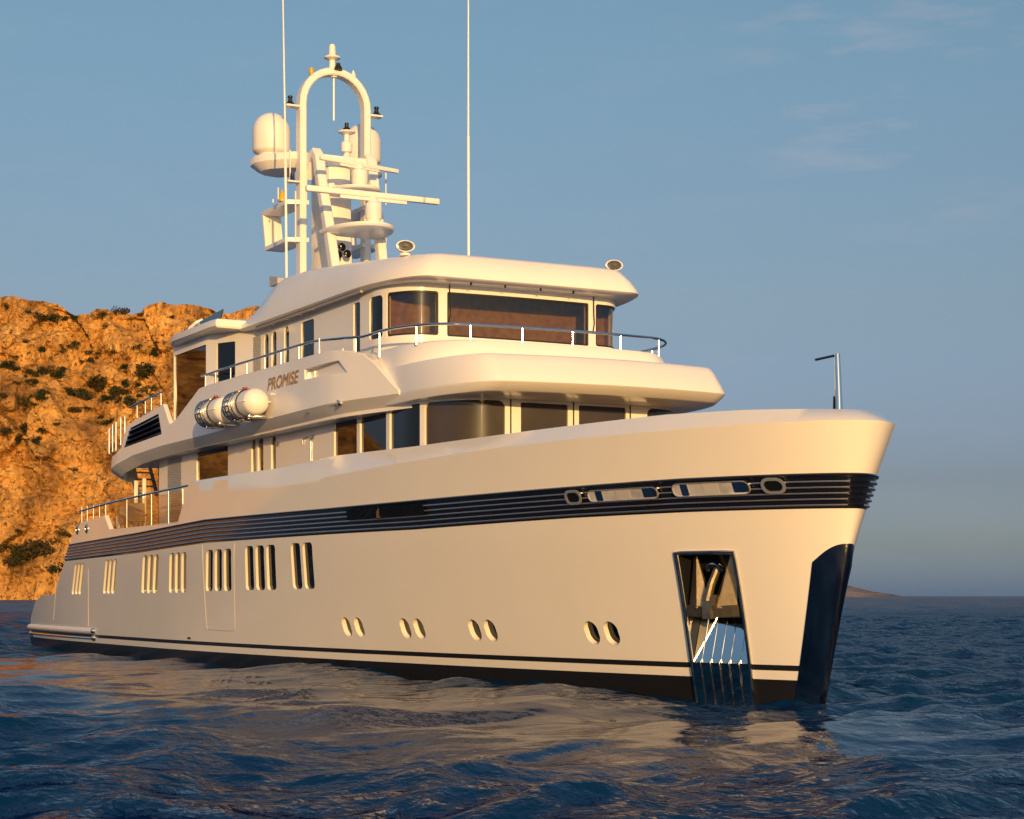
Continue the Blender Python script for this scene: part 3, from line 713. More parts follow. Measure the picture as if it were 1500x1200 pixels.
# aft roof over the saloon, wider than the wheelhouse roof
ya = -4.42; xk = S(313, 478, ya).x; xe = S(234, 522, ya).x
ao = [(xe - 0.9, -2.6), (xe - 0.35, -3.7), (xe + 0.35, -4.2), (xe + 1.2, ya), (xk - 0.4, ya), (xk, ya + 0.06), (XR + 0.15, -3.4)]
ao = ao + [(x, -y) for x, y in reversed(ao)]
def shrink(pts, d): 
    return [(x + (d if x < xe + 1.5 else -d * 0.6), y - math.copysign(d, y)) for x, y in pts]
af = MB(); loft(af, [(shrink(ao, 0.5), 9.40), (shrink(ao, 0.05), 9.40), (ao, 9.44), (ao, 9.58), (shrink(ao, 0.06), 9.64), (shrink(ao, 0.6), 9.70), (shrink(ao, 1.2), 9.78)])
AFT = af.build('saloon_roof', M['white'], YACHT, 30)
# smoked wind screen and its white hoop on the saloon roof
a, b = S(281, 486, -3.3) + Vector((0, 0, 0.12)), S(322, 460, -3.3) + Vector((0, 0, 0.12))
MB().prism([S(280, 490, -3.3), S(323, 466, -3.3), S(326, 453, -3.15), S(291, 472, -3.15)], (0, 0.04, 0)).build('wind_screen', mat('blue smoked glass', (0.02, 0.035, 0.06), 0.05), AFT)
tube('screen_hoop', [S(274, 489, -3.35), S(279, 480, -3.3), S(287, 473, -3.2), S(297, 469, -3.0)], 0.055, M['white'], AFT)

# ------------------------------------------------------------------ rails of the bridge deck
RAIL = MB().tube([Vector((33.98 - 0.0 + 0, 0, 8.16))] * 0 + [Vector((x, y, interp(x, [20, 28.9, 31.2, 40], [8.29, 8.27, 8.14, 8.14]))) for x, y in
        [(sX(295, -4.05), -4.05), (22, -4.07), (24, -4.08), (26, -4.08), (28, -4.07), (29, -4.05), (29.8, -3.98), (30.6, -3.85)] + [(x, y) for x, y in corner_outline(31.2, 34.25, 3.66, 2.0, 1.35, 0.14, 0, 4, 14, 12) if y < 3.6 or x > 30]], 0.032, 10)
RAIL = RAIL.build('bridge_rail', M['steel'], YACHT)
def post(x, y, z0, z1, r=0.02, parent=None): return tube('rail_post', [(x, y, z0), (x, y, z1)], r, M['steel'], parent or RAIL, 8)
rp = Path(corner_outline(31.2, 34.25, 3.66, 2.0, 1.35, 0.14, 0, 4, 14, 12))
for px in (610, 689, 765, 839, 909, 965):
    p, n = rp.at(rp.q_px(px)); post(p.x, p.y, 7.7, 8.14)
for px in (301, 316, 338, 362, 388, 412, 438, 468):
    y = -4.06; x = sX(px, y); post(x, y, 7.85, 8.28)
for px in (556,):
    p, n = rp.at(rp.q_px(px)); post(p.x, p.y, 7.55, 8.14)
post(sX(521, -3.72), -3.72, 7.6, 8.16)
p1_ = rp.at(rp.s[-1] - 1.2)[0]; post(p1_.x, p1_.y, 7.7, 8.14)

# ------------------------------------------------------------------ aft decks: rails, glass, stair, posts
AR = MB().tube([S(117, 749, -4.3), S(165, 735.5, -4.3), S(240, 718.5, -4.3), S(284, 709.5, -4.3)], 0.035, 8).build('aft_deck_rail', M['steel'], YACHT)
for px in (120, 128, 137, 146, 155): 
    x = sX(px, -4.3); tube('rail_post', [(x, -4.3, 4.5), (x, -4.3, 5.03)], 0.022, M['steel'], AR)
for px in (186, 222, 247, 268):
    x = sX(px, -4.3); tube('rail_post', [(x, -4.3, 4.1), (x, -4.3, 5.1)], 0.022, M['steel'], AR)
for a, b in ((170, 204), (205, 221), (223, 246), (249, 267)):
    xa, xb = sX(a, -4.3), sX(b, -4.3); MB().box(((xa + xb) / 2, -4.3, 4.6), (xb - xa, 0.015, 0.85)).build('rail_glass', M['railglass'], AR)
ST = MB(); xs0 = S(204, 700, -2.6).x
for sy in (-2.9, -2.2): ST.add(*[[Vector((xs0 - 0.3, sy, 6.4)), Vector((xs0 - 0.05, sy, 6.4)), Vector((xs0 + 1.9, sy, 4.1)), Vector((xs0 + 1.6, sy, 4.1)), Vector((xs0 - 0.3, sy + 0.05, 6.4)), Vector((xs0 - 0.05, sy + 0.05, 6.4)), Vector((xs0 + 1.9, sy + 0.05, 4.1)), Vector((xs0 + 1.6, sy + 0.05, 4.1))], [(0, 1, 2, 3), (4, 7, 6, 5), (0, 4, 5, 1), (1, 5, 6, 2), (2, 6, 7, 3), (3, 7, 4, 0)]])
STAIR = ST.build('deck_stair', M['black'], YACHT, 0)
for k in range(9): MB().box((xs0 + 0.05 + k * 0.2, -2.53, 6.2 - k * 0.24), (0.26, 0.7, 0.04)).build('stair_tread', M['teak'], STAIR)
tube('hand_rail', [(xs0 - 0.2, -2.95, 7.0), (xs0 + 1.7, -2.95, 4.9)], 0.02, M['steel'], STAIR)
for px in (199, 211):
    x = S(px, 740, -3.2).x; MB().box((x, -3.2, 4.95), (0.12, 0.12, 1.8), bev=0.02).build('awning_post', M['white'], YACHT)
MB().box((13.5, 0, 5.2), (0.1, 6.4, 2.2)).build('aft_doors', M['glass'], MH)
UR = MB().tube([S(190, 597, -3.9), S(203, 590, -3.9), S(238, 574, -3.9)], 0.03, 8).build('upper_aft_rail', M['steel'], YACHT)
for px, py in ((201, 612), (213, 606), (222, 601), (236, 594)):
    p = S(px, py, -3.9); tube('rail_post', [p, S(px, py - 18, -3.9)], 0.02, M['steel'], UR)
for px, ya_, yb_ in ((160, 628, 665), (165, 622, 662), (170, 618, 660), (177, 612, 652), (183, 610, 640)):
    tube('rail_post', [S(px, yb_, -3.6), S(px, ya_, -3.6)], 0.025, M['steel'], UR)

# ------------------------------------------------------------------ mast with its gear
def arch_pts(x, hw, z0, zs, n=18):
    return [(x, -hw, z0), (x, -hw, zs)] + [(x, -hw * math.cos(a), zs + hw * math.sin(a)) for a in np.linspace(0, math.pi, n)[1:-1]] + [(x, hw, zs), (x, hw, z0)]
XM = 20.45
ar = MB(); rings = []
P = arch_pts(XM, 1.02, 10.0, 16.45)
for i, p in enumerate(P):
    if i <= 1: nrm = Vector((0, -1, 0))
    elif i >= len(P) - 2: nrm = Vector((0, 1, 0))
    else: nrm = Vector((0, p[1], p[2] - 16.45)).normalized()
    c = Vector(p); hw, hd, bv = 0.105, 0.19, 0.035
    rings.append([c + nrm * a + Vector((b, 0, 0)) for a, b in ((hw, hd - bv), (hw - bv, hd), (-hw + bv, hd), (-hw, hd - bv), (-hw, -hd + bv), (-hw + bv, -hd), (hw - bv, -hd), (hw, -hd + bv))])
ar.rings(rings); MAST = ar.build('mast', M['mast'], YACHT, 30)
mp_ = lambda n, mb_, m='mast', sm=35: mb_.build(n, M[m], MAST, sm)
# forward frame: two raked legs joined by a cross beam
for s in (-1, 1):
    leg = MB(); pr = []
    for x, y, z, wx, wy in ((XM - 0.1, 0.80, 14.35, 0.2, 0.13), (20.75, 0.81, 14.78, 0.14, 0.14), (21.15, 0.83, 14.86, 0.14, 0.145), (21.32, 0.83, 14.70, 0.13, 0.145), (21.5, 0.82, 14.0, 0.13, 0.14), (22.05, 0.78, 12.4, 0.14, 0.135), (22.45, 0.74, 11.0, 0.15, 0.13), (22.6, 0.73, 10.0, 0.16, 0.13)):
        pr.append((Vector((x, y * s, z)), wx, wy))
    rings = []
    for i, (c, wx, wy) in enumerate(pr):
        a = pr[max(0, i - 1)][0]; b = pr[min(len(pr) - 1, i + 1)][0]; t = (b - a).normalized(); nx = t.cross(Vector((0, 1, 0))).normalized()
        rings.append([c + nx * wx * p + Vector((0, wy * q, 0)) for p, q in ((1, 0.8), (0.8, 1), (-0.8, 1), (-1, 0.8), (-1, -0.8), (-0.8, -1), (0.8, -1), (1, -0.8))])
    leg.rings(rings); mp_('frame_leg', leg)
mp_('cross_beam', MB().box((21.15, 0, 14.72), (0.3, 1.5, 0.22), bev=0.04))
tr = MB(); tp = lambda x0, x1, w: [(x0, -w), (x1 - 0.25, -w), (x1 - 0.06, -w + 0.1), (x1, -w + 0.3), (x1, w - 0.3), (x1 - 0.06, w - 0.1), (x1 - 0.25, w), (x0, w)]
tr.rings([[Vector((x, y, z)) for x, y in tp(19.75, 20.95 + (14.5 - z) * 0.05, 0.43)] for z in (10.0, 12.2, 14.6)]); mp_('mast_trunk', tr)
# platforms ahead of the trunk
def platform(x0, x1, hw, z, th=0.13, name='radar_platform'):
    n = 16; out_ = [(x0, -hw)] + [(x0 + 0.35 + (x1 - x0 - 0.35) * math.sin(a), -hw * math.cos(a)) for a in np.linspace(0, math.pi, n)] + [(x0, hw)]
    k = MB(); cx = (x0 + x1) / 2
    k.rings([[Vector((cx + (x - cx) * f, y * f, zz)) for x, y in out_] for f, zz in ((0.86, z - th), (0.97, z - th * 0.7), (1, z - th * 0.35), (0.99, z), (0.9, z + 0.01))])
    return mp_(name, k)
platform(21.75, 23.75, 0.98, 12.50, 0.15); platform(21.3, 22.9, 0.84, 13.70, 0.12)
platform(20.9, 21.9, 1.25, 11.35, 0.1)
# open-array radars
def radar(ang, zb, ped_z, X, bar_h, bar_d, length):
    c = Vector((X, 0, zb)); d = Vector((math.cos(ang), math.sin(ang), 0)); rot = Matrix.Rotation(ang, 3, 'Z')
    k = MB(); k.box(c, (length, bar_d, bar_h), rot, bev=bar_h * 0.22); bar = mp_('radar_scanner', k)
    k = MB(); k.box(c - d * 0 + Vector((0, 0, -bar_h * 0.75)), (length * 0.5, bar_d * 0.5, bar_h * 0.55), rot, bev=0.01)
    k.build('scanner_bracket', M['mast'], MAST)
    k = MB(); k.lathe(Vector((X, 0, ped_z)), [(0, 0), (0.2, 0), (0.2, 0.1), (0.24, 0.16), (0.24, zb - ped_z - bar_h * 1.6), (0.14, zb - ped_z - bar_h), (0.1, zb - ped_z), (0, zb - ped_z)], 16); mp_('radar_pedestal', k)
radar(R(90), 13.30, 12.5, 23.40, 0.17, 0.17, 4.07)
radar(R(103), 14.36, 13.68, 22.4, 0.12, 0.12, 2.74)
# satellite domes on arms either side
for s in (-1, 1):
    k = MB(); c = Vector((19.15, 1.47 * s, 15.05)); r = 0.56
    k.lathe(c, [(0.0, 0), (r * 0.62, 0.0), (r * 0.66, 0.1), (r * 0.95, 0.16), (r, 0.22), (r, 0.78)] + [(r * math.cos(a), 0.78 + 0.56 * math.sin(a)) for a in np.linspace(0.12, math.pi / 2, 10)], 36); mp_('satellite_dome', k, sm=50)
    k = MB(); pl = [(18.6, 0.6), (20.5, 0.85), (20.35, 1.2), (19.75, 1.85), (19.3, 2.05), (18.75, 2.0), (18.4, 1.6), (18.3, 1.0)]
    if s < 0: pl = [(x, -y) for x, y in reversed(pl)]
    cx, cy = 19.3, 1.2 * s
    k.rings([[Vector((cx + (x - cx) * f, cy + (y - cy) * f, z)) for x, y in pl] for f, z in ((0.72, 14.62), (0.97, 14.8), (1, 14.83), (1, 15.0), (0.97, 15.04))]); mp_('dome_platform', k)
    # swept bracket: shelf, outer plate, shelf
    for zf_, xb_ in ((13.52, 18.40), (12.42, 18.72)):
        k = MB(); pl = [(20.62, 0.85 * s), (20.62, 1.02 * s), (20.42, 1.50 * s), (xb_, 1.50 * s), (xb_, 0.92 * s), (19.3, 0.85 * s)]
        if s < 0: pl = pl[::-1]
        k.rings([[Vector((x, y, z)) for x, y in pl] for z in (zf_ - 0.06, zf_ + 0.06)]); mp_('bracket_shelf', k, sm=20)
    k = MB(); k.rings([[Vector((x0 + dx, y, z)) for dx, y in ((0, 0.93 * s), (0, 1.498 * s), (-0.09, 1.498 * s), (-0.09, 0.93 * s))] for x0, z in ((18.75, 12.36), (18.46, 13.58))]); mp_('bracket_plate', k, sm=20)
    # lamp shelf on the arch
    k = MB(); k.box((XM, 1.3 * s, 16.32), (0.3, 0.46, 0.06), bev=0.015); mp_('lamp_shelf', k)
    k = MB(); k.lathe((XM, 1.37 * s, 16.35), [(0, 0), (0.13, 0), (0.12, 0.05), (0.07, 0.1), (0.055, 0.2), (0.075, 0.21), (0.075, 0.26), (0.03, 0.28), (0, 0.28)], 12); k.build('navigation_lamp', M['black'], MAST)
# top light, disc and post
k = MB(); k.lathe((XM, -0.05, 17.52), [(0, 0), (0.1, 0), (0.09, 0.3), (0.24, 0.36), (0.25, 0.40), (0.12, 0.45), (0.1, 0.5), (0, 0.5)], 18); mp_('mast_head', k)
k = MB(); k.lathe((XM, -0.05, 18.02), [(0, 0), (0.11, 0.0), (0.105, 0.05), (0.1, 0.2), (0.07, 0.27), (0, 0.3)], 14); mp_('mast_head_light', k)
k = MB(); k.lathe((XM + 0.22, 0.05, 17.5), [(0, 0), (0.13, 0), (0.1, 0.09), (0.06, 0.16), (0.06, 0.2), (0, 0.2)], 12); k.build('navigation_lamp', M['black'], MAST)
k = MB(); k.lathe((XM, 0, 17.3), [(0, 0.08), (0.12, 0.08), (0.1, 0.02), (0, 0)], 14); k.tube([(XM, 0, 17.3), (XM, 0, 16.05)], 0.028, 8); mp_('hanging_antenna', k)
k = MB(); p = SX(456, 113, XM); k.tube([p - Vector((0, 0, 0.12)), p + Vector((0, 0, 0.1))], 0.02, 6); mp_('lamp_stalk', k)
k = MB(); k.lathe(p + Vector((0, 0, 0.06)), [(0, 0), (0.05, 0), (0.075, 0.08), (0.075, 0.17), (0.05, 0.21), (0, 0.21)], 12); k.build('warning_lamp', M['yellow'], MAST)
k = MB(); p = SX(517.5, 112, XM); k.lathe(p - Vector((0, 0, 0.05)), [(0, 0), (0.08, 0), (0.07, 0.1), (0.02, 0.22), (0, 0.22)], 12); mp_('cone_antenna', k)
# camera post on the cross beam
k = MB(); k.lathe((21.15, 0.12, 14.83), [(0, 0), (0.13, 0), (0.07, 0.12), (0.16, 0.16), (0.17, 0.42), (0.12, 0.46), (0.08, 0.5), (0.08, 0.66), (0.25, 0.72), (0.26, 0.76), (0, 0.78)], 16); mp_('camera_post', k)
k = MB(); k.lathe((21.15, 0.12, 15.6), [(0, 0), (0.13, 0), (0.11, 0.07), (0.06, 0.12), (0.06, 0.24), (0, 0.25)], 12); k.build('navigation_lamp', M['black'], MAST)
# lamps under the starboard arm, small antennas
for y, z, h in ((-1.32, 14.1, 0.26),):
    k = MB(); k.box((XM + 0.05, y, z), (0.25, 0.36, 0.05), bev=0.01); mp_('lamp_shelf', k)
    k = MB(); k.lathe((XM + 0.05, y, z + 0.02), [(0, 0), (0.1, 0), (0.06, 0.08), (0.06, 0.24), (0, 0.25)], 10); k.build('navigation_lamp', M['black'], MAST)
k = MB(); k.lathe((20.0, -1.45, 13.6), [(0, 0), (0.12, 0), (0.13, 0.05), (0.08, 0.22), (0.02, 0.36), (0, 0.36)], 12); k.build('warning_lamp', M['yellow'], MAST)
for px, y0_, y1_, yy in ((407.5, 292, 275, -1.7), (400, 297, 292, -1.9), (433, 355, 280, -1.15), (425, 270, 220, -1.35), (449, 300, 225, -0.75)):
    tube('whip_antenna', [SX(px, y0_, 20.3 + (0.3 if px > 430 else 0)), SX(px, y1_, 20.3 + (0.3 if px > 430 else 0))], 0.022, M['mast'], MAST, 6)
for y, z0, z1 in ((1.35, 13.55, 14.5), (1.35, 11.4, 13.0)): tube('whip_antenna', [(21.2, y, z0), (21.2, y, z1)], 0.02, M['mast'], MAST, 6)
# air horns on the trunk
for px, py, l in ((496, 373, 0.5), (509, 372, 0.45), (501, 362, 0.42)):
    p = SX(px, py, 21.45); k = MB(); k.lathe(p - Vector((l, 0, 0)), [(0, 0), (0.05, 0), (0.05, l * 0.5), (0.08, l * 0.8), (0.125, l), (0.11, l), (0.06, l * 0.7), (0, l * 0.6)], 14, axis=(1, 0, 0)); k.build('air_horn', M['darksteel'], MAST)
# vent cowl and tall whips on the roof
k = MB(); a = S(398, 416, -3.0); b = S(414, 418, -3.0); h = 0.24; a.z -= 0.12; b.z -= 0.12; a.x += 0.35
k.rings([[Vector((x, y, z)) for y, z in ((-3.15, a.z), (-2.85, a.z), (-2.85, a.z + h + e), (-3.15, a.z + h + e))] for x, e in ((a.x - 0.12, 0.05), (a.x + 0.1, 0.0), (b.x, -0.08))]); k.build('vent_cowl', M['grille'], ROOF)
A1 = tube('tall_whip_antenna', [(S(420, 406, -2.9) + Vector((0, 0, -0.35))), S(417.5, 180, -2.9)], 0.036, M['mast'], ROOF, 8)
tube('whip_tip', [S(417.5, 180, -2.9), S(413.5, -60, -2.9)], [0.028, 0.016], M['mast'], A1, 8)
A2 = tube('tall_whip_antenna', [S(686.5, 385, -0.75) + Vector((0, 0, -0.2)), S(686, 200, -0.75)], 0.032, M['mast'], ROOF, 8)
tube('whip_tip', [S(686, 200, -0.75), S(686, -60, -0.75)], [0.025, 0.015], M['mast'], A2, 8)
# searchlights
for y in (-2.85, 2.85):
    k = MB(); z = 10.02; k.lathe((31.86, y, z), [(0, 0), (0.14, 0), (0.13, 0.05), (0.07, 0.08), (0.07, 0.16), (0, 0.16)], 16); SLT = k.build('searchlight', M['white'], ROOF)
    ax = Vector((1, -0.25, 0.0)).normalized(); c = Vector((31.86, y, z + 0.22))
    k = MB(); k.lathe(c - ax * 0.12, [(0, -0.06), (0.12, -0.03), (0.2, 0.05), (0.225, 0.16), (0.225, 0.22), (0.20, 0.225), (0.19, 0.19), (0, 0.19)], 24, axis=ax)
    for i in range(len(k.v)): k.v[i] = (k.v[i][0], k.v[i][1], c.z + (k.v[i][2] - c.z) * 0.60)
    k.build('lamp_housing', M['white'], SLT)
    k = MB(); k.lathe(c - ax * 0.12, [(0, 0.195), (0.1, 0.21), (0.185, 0.20), (0, 0.19)], 24, axis=ax)
    for i in range(len(k.v)): k.v[i] = (k.v[i][0], k.v[i][1], c.z + (k.v[i][2] - c.z) * 0.60)
    k.build('lamp_lens', M['lamp'], SLT)
# jack staff at the bow
bp = S(1229, 600, 0)
JS = MB().tube([bp + Vector((0.05, 0, -0.6)), bp, S(1226.5, 518.5, 0)], [0.075, 0.07, 0.05], 12).build('jack_staff', M['mirror'], YACHT)
tube('staff_arm', [S(1226.5, 520, 0), S(1195, 527, 0)], 0.025, M['darksteel'], JS)
tube('staff_stay', [bp + Vector((-0.12, -0.02, -0.3)), bp + Vector((-0.1, -0.02, 0.25))], 0.03, M['black'], JS)

# ------------------------------------------------------------------ loose gear: life rafts and anchor
def raft(X0, L, label, dome_big):
    y, z, r = -4.63, 6.98, 0.35
    t = thing('life_raft', label, 'life raft', (X0 + L / 2, y, z - r - 0.06), 'life raft canisters on the side rack')
    o = Vector((X0 + L / 2, y, z - r - 0.06)); c0 = Vector((X0, y, z)) - o
    k = MB(); e = 0.30
    pr = [(r * math.sin(a), e * (1 - math.cos(a))) for a in np.linspace(0, math.pi / 2, 8)] + [(r, L - e)] + [(r * math.cos(a), L - e + e * math.sin(a)) for a in np.linspace(0, math.pi / 2, 8)[1:]]
    k.lathe(c0, pr, 28, axis=(1, 0, 0)); can = k.build('canister', M['white'], t)
    k = MB(); k.box(c0 + Vector((L / 2, 0, 0)), (L - 0.3, 2 * r + 0.03, 0.03), bev=0.005); k.build('canister_seam', M['white'], can)
    for f in (0.12, 0.22, 0.34, 0.46):
        k = MB(); k.tube([c0 + Vector((L * f, (r + 0.025) * math.cos(a), (r + 0.025) * math.sin(a))) for a in np.linspace(0, 2 * math.pi, 29)[:-1]], 0.024, 6, closed=True); k.build('cradle_ring', M['steel'], t)
    k = MB()
    for a in np.linspace(math.pi * 0.55, math.pi * 1.6, 10): k.tube([c0 + Vector((L * f, (r + 0.03) * math.cos(a), (r + 0.03) * math.sin(a))) for f in (0.12, 0.34)], 0.016, 6)
    k.build('cradle_cage', M['steel'], t)
    k = MB(); k.tube([c0 + Vector((L * 0.62, (r + 0.012) * math.cos(a), (r + 0.012) * math.sin(a))) for a in np.linspace(0, 2 * math.pi, 29)[:-1]], 0.018, 6, closed=True); k.build('strap', M['black'], t)
    k = MB(); k.box(c0 + Vector((L * 0.55, -0.06, r + 0.05)), (0.15, 0.10, 0.06), bev=0.02); k.build('hydrostatic_release', M['red'], t)
    for f in (0.2, 0.75):
        k = MB(); k.box(c0 + Vector((L * f, 0.12, -r - 0.01)), (0.16, 0.5, 0.1), bev=0.02); k.build('cradle_foot', M['steel'], t)
    return t
raft(sX(301, -4.63), 1.95, 'white life raft canister in a steel cage, the one nearer the stern', 0)
raft(sX(341, -4.63), 2.05, 'white life raft canister nearer the gilded name, its domed end lit', 1)
# anchor housed in the bow pocket
c = AF(0.5, 0.80, -0.08); eu = (AF(0.9, 0.78, 0) - AF(0.1, 0.78, 0)).normalized(); ev = (AF(0.5, 0.95, -0.25) - AF(0.5, 0.62, -0.05)).normalized(); ew = eu.cross(ev).normalized()
if ew.y > 0: ew = -ew
ANC = thing('anchor', 'grey steel stockless anchor with two pointed flukes hanging in the bow pocket', 'anchor', tuple(c))
def A(u, v, w): return eu * u + ev * v + ew * w
for s in (-1, 1):
    k = MB(); V = [A(0.05 * s, -0.40, 0.04), A(0.24 * s, -0.44, 0.20), A(0.58 * s, -0.46, 0.0), A(0.05 * s, -0.40, -0.08), A(0.58 * s, -0.46, -0.12), A(0.42 * s, 0.60, -0.10), A(0.50 * s, 0.58, -0.14)]
    k.add(V, [(0, 1, 5), (1, 2, 6, 5), (3, 0, 5), (2, 4, 6), (4, 3, 5, 6), (0, 3, 4, 2, 1)])
    k.build('fluke', M['anchor'], ANC, 10)
k = MB(); k.rings([[A(u, -0.46, w0), A(u, -0.40, w1), A(u, -0.62, w1 * 0.8), A(u, -0.66, w0)] for u, w0, w1 in ((-0.62, -0.05, 0.02), (-0.3, -0.05, 0.16), (-0.1, -0.05, 0.24), (0.1, -0.05, 0.24), (0.3, -0.05, 0.16), (0.62, -0.05, 0.02))]); k.build('crown', M['anchor'], ANC, 15)
k = MB(); k.rings([[A(u + 0.03, v, w + e) for u, e in ((-0.13, 0), (0.13, 0), (0.1, 0.12), (-0.1, 0.12))] for v, w in ((-0.64, 0.15), (-0.36, 0.12), (-0.2, 0.06))]); k.build('crown_block', M['anchor'], ANC, 15)
k = MB(); k.tube([A(0.0, -0.3, 0.16), A(0.05, 0.0, 0.08), A(0.12, 0.36, -0.1)], [0.09, 0.08, 0.075], 10); k.build('shank', M['anchor'], ANC)
k = MB(); k.tube([A(0.10 + 0.15 * math.cos(a), 0.28 + 0.12 * math.sin(a), 0.03 + 0.05 * math.sin(a)) for a in np.linspace(-0.2, math.pi + 0.2, 14)], 0.035, 8); k.build('hawse_ring', M['mirror'], ANC)
# aft deck furniture glimpsed behind the glass
def seat(x, y, label):
    t = thing('deck_chair', label, 'chair', (x, y, 4.06), 'chairs on the aft deck')
    MB().box((0, 0, 0.42), (0.6, 0.55, 0.14), bev=0.03).build('seat', M['curtain'], t)
    MB().box((0.28, 0, 0.68), (0.1, 0.55, 0.55), bev=0.03).build('backrest', M['curtain'], t)
    for a in (-0.25, 0.25):
        for b in (-0.22, 0.22): MB().box((a, b, 0.18), (0.04, 0.04, 0.36)).build('leg', M['steel'], t)
seat(sX(196, -3.6), -3.6, 'grey aft deck chair behind the rail glass, beside the two lit posts'); seat(sX(183, -3.2), -3.2, 'grey aft deck chair behind the rail glass, nearest the stern')

# ------------------------------------------------------------------ sea
def axis(knots, far_lo, far_hi, g_lo, g_hi):
    a = [knots[0][0]]
    for (x0, st), (x1, _) in zip(knots[:-1], knots[1:]):
        while a[-1] < x1: a.append(a[-1] + st)
    up, dn = [], []; x, st = a[-1], knots[-2][1]
    while x < far_hi: st *= g_hi; x += st; up.append(x)
    x, st = a[0], knots[0][1]
    while x > far_lo: st *= g_lo; x -= st; dn.append(x)
    return np.array(sorted(dn) + a + up)
gx = axis([(-40, 0.24), (24, 0.11), (61, 0)], -12000, 4000, 1.0135, 1.12); gy = axis([(-26, 0.11), (8, 0.24), (72, 0)], -6000, 14000, 1.05, 1.0135)
X_, Y_ = np.meshgrid(gx, gy, indexing='ij')
sx_ = np.gradient(gx); sy_ = np.gradient(gy); SP = np.maximum(sx_[:, None], sy_[None, :])
def seg_d(px, py, ax, ay, bx, by):
    dx, dy = bx - ax, by - ay; t = np.clip(((px - ax) * dx + (py - ay) * dy) / (dx * dx + dy * dy), 0, 1); return np.hypot(px - ax - t * dx, py - ay - t * dy)
lee = np.exp(-(seg_d(X_, Y_, 18, -8.5, 49, -7.5) / 6.5) ** 2)
Zw = np.zeros_like(X_); DXw = np.zeros_like(X_); DYw = np.zeros_like(X_)
wind = R(200)
for k in range(96):
    lam = 0.4 * (13 / 0.4) ** rng.random() if k < 78 else 9 + 26 * rng.random(); kk = 2 * math.pi / lam; th = wind + rng.normal(0, 0.65); ph = rng.random() * 6.283
    amp = 0.0138 * min(lam, 2.2) ** 0.85 * (0.5 + rng.random()) * (1 if k < 78 else 1.5)
    cx_, cy_ = math.cos(th), math.sin(th)
    fade = np.clip((lam / np.maximum(SP, 1e-3) - 2.2) / 3.0, 0, 1)
    a_far = 1.0 if k < 78 else np.clip((np.hypot(X_ - 50, Y_) - 70) / 150, 0.0, 1)
    att = 1 - lee * (0.86 if lam < 1.6 else 0.64 if lam < 3.5 else 0.2)
    # slow groups so that the chop is patchy
    arg = kk * (X_ * cx_ + Y_ * cy_) + ph
    gmod = 0.65 + 0.35 * np.sin(0.11 * kk ** 0.5 * (X_ * math.cos(th + 1.2) + Y_ * math.sin(th + 1.2)) + ph * 2)
    a = amp * fade * att * gmod * a_far
    Zw += a * np.sin(arg); DXw -= 0.75 * a * cx_ * np.cos(arg) * -1; DYw -= 0.75 * a * cy_ * np.cos(arg) * -1
ni, nj = X_.shape
co_ = np.stack([X_ + DXw, Y_ + DYw, Zw + 0.02 + 0.13 * np.exp(-(seg_d(X_, Y_, 25, -4.8, 38.5, -3.2) / 2.2) ** 2) - 0.12 * np.exp(-(seg_d(X_, Y_, 43, -1.5, 46, -1.5) / 2.2) ** 2)], -1).reshape(-1, 3).astype(np.float32)
ii = np.arange(ni * nj).reshape(ni, nj); q = np.stack([ii[:-1, :-1], ii[1:, :-1], ii[1:, 1:], ii[:-1, 1:]], -1).reshape(-1, 4)
sea_me = bpy.data.meshes.new('sea'); sea_me.vertices.add(len(co_)); sea_me.vertices.foreach_set('co', co_.ravel())
sea_me.loops.add(q.size); sea_me.loops.foreach_set('vertex_index', q.ravel().astype(np.int32))
sea_me.polygons.add(len(q)); sea_me.polygons.foreach_set('loop_start', np.arange(0, q.size, 4, dtype=np.int32))
sea_me.polygons.foreach_set('use_smooth', np.ones(len(q), dtype=bool)); sea_me.update(); sea_me.validate()
sm = bpy.data.materials.new('sea water'); sm.use_nodes = True; t = sm.node_tree; p = t.nodes['Principled BSDF']
t.nodes.remove(p); df = t.nodes.new('ShaderNodeBsdfDiffuse'); df.inputs[0].default_value = (0.0012, 0.025, 0.078, 1)
gl = t.nodes.new('ShaderNodeBsdfGlossy'); fr_ = t.nodes.new('ShaderNodeFresnel'); fr_.inputs[0].default_value = 1.33; ms = t.nodes.new('ShaderNodeMixShader')
fm = t.nodes.new('ShaderNodeMath'); fm.operation = 'MULTIPLY'; fk = t.nodes.new('ShaderNodeMapRange'); fk.inputs[3].default_value = 0.52; fk.inputs[4].default_value = 0.98
t.links.new(fr_.outputs[0], fm.inputs[0]); t.links.new(fk.outputs[0], fm.inputs[1]); t.links.new(fm.outputs[0], ms.inputs[0]); t.links.new(df.outputs[0], ms.inputs[1]); t.links.new(gl.outputs[0], ms.inputs[2])
t.links.new(ms.outputs[0], t.nodes['Material Output'].inputs[0])
c = t.nodes.new('ShaderNodeTexCoord')
la = t.nodes.new('ShaderNodeAttribute'); la.attribute_name = 'lee'
prev = None
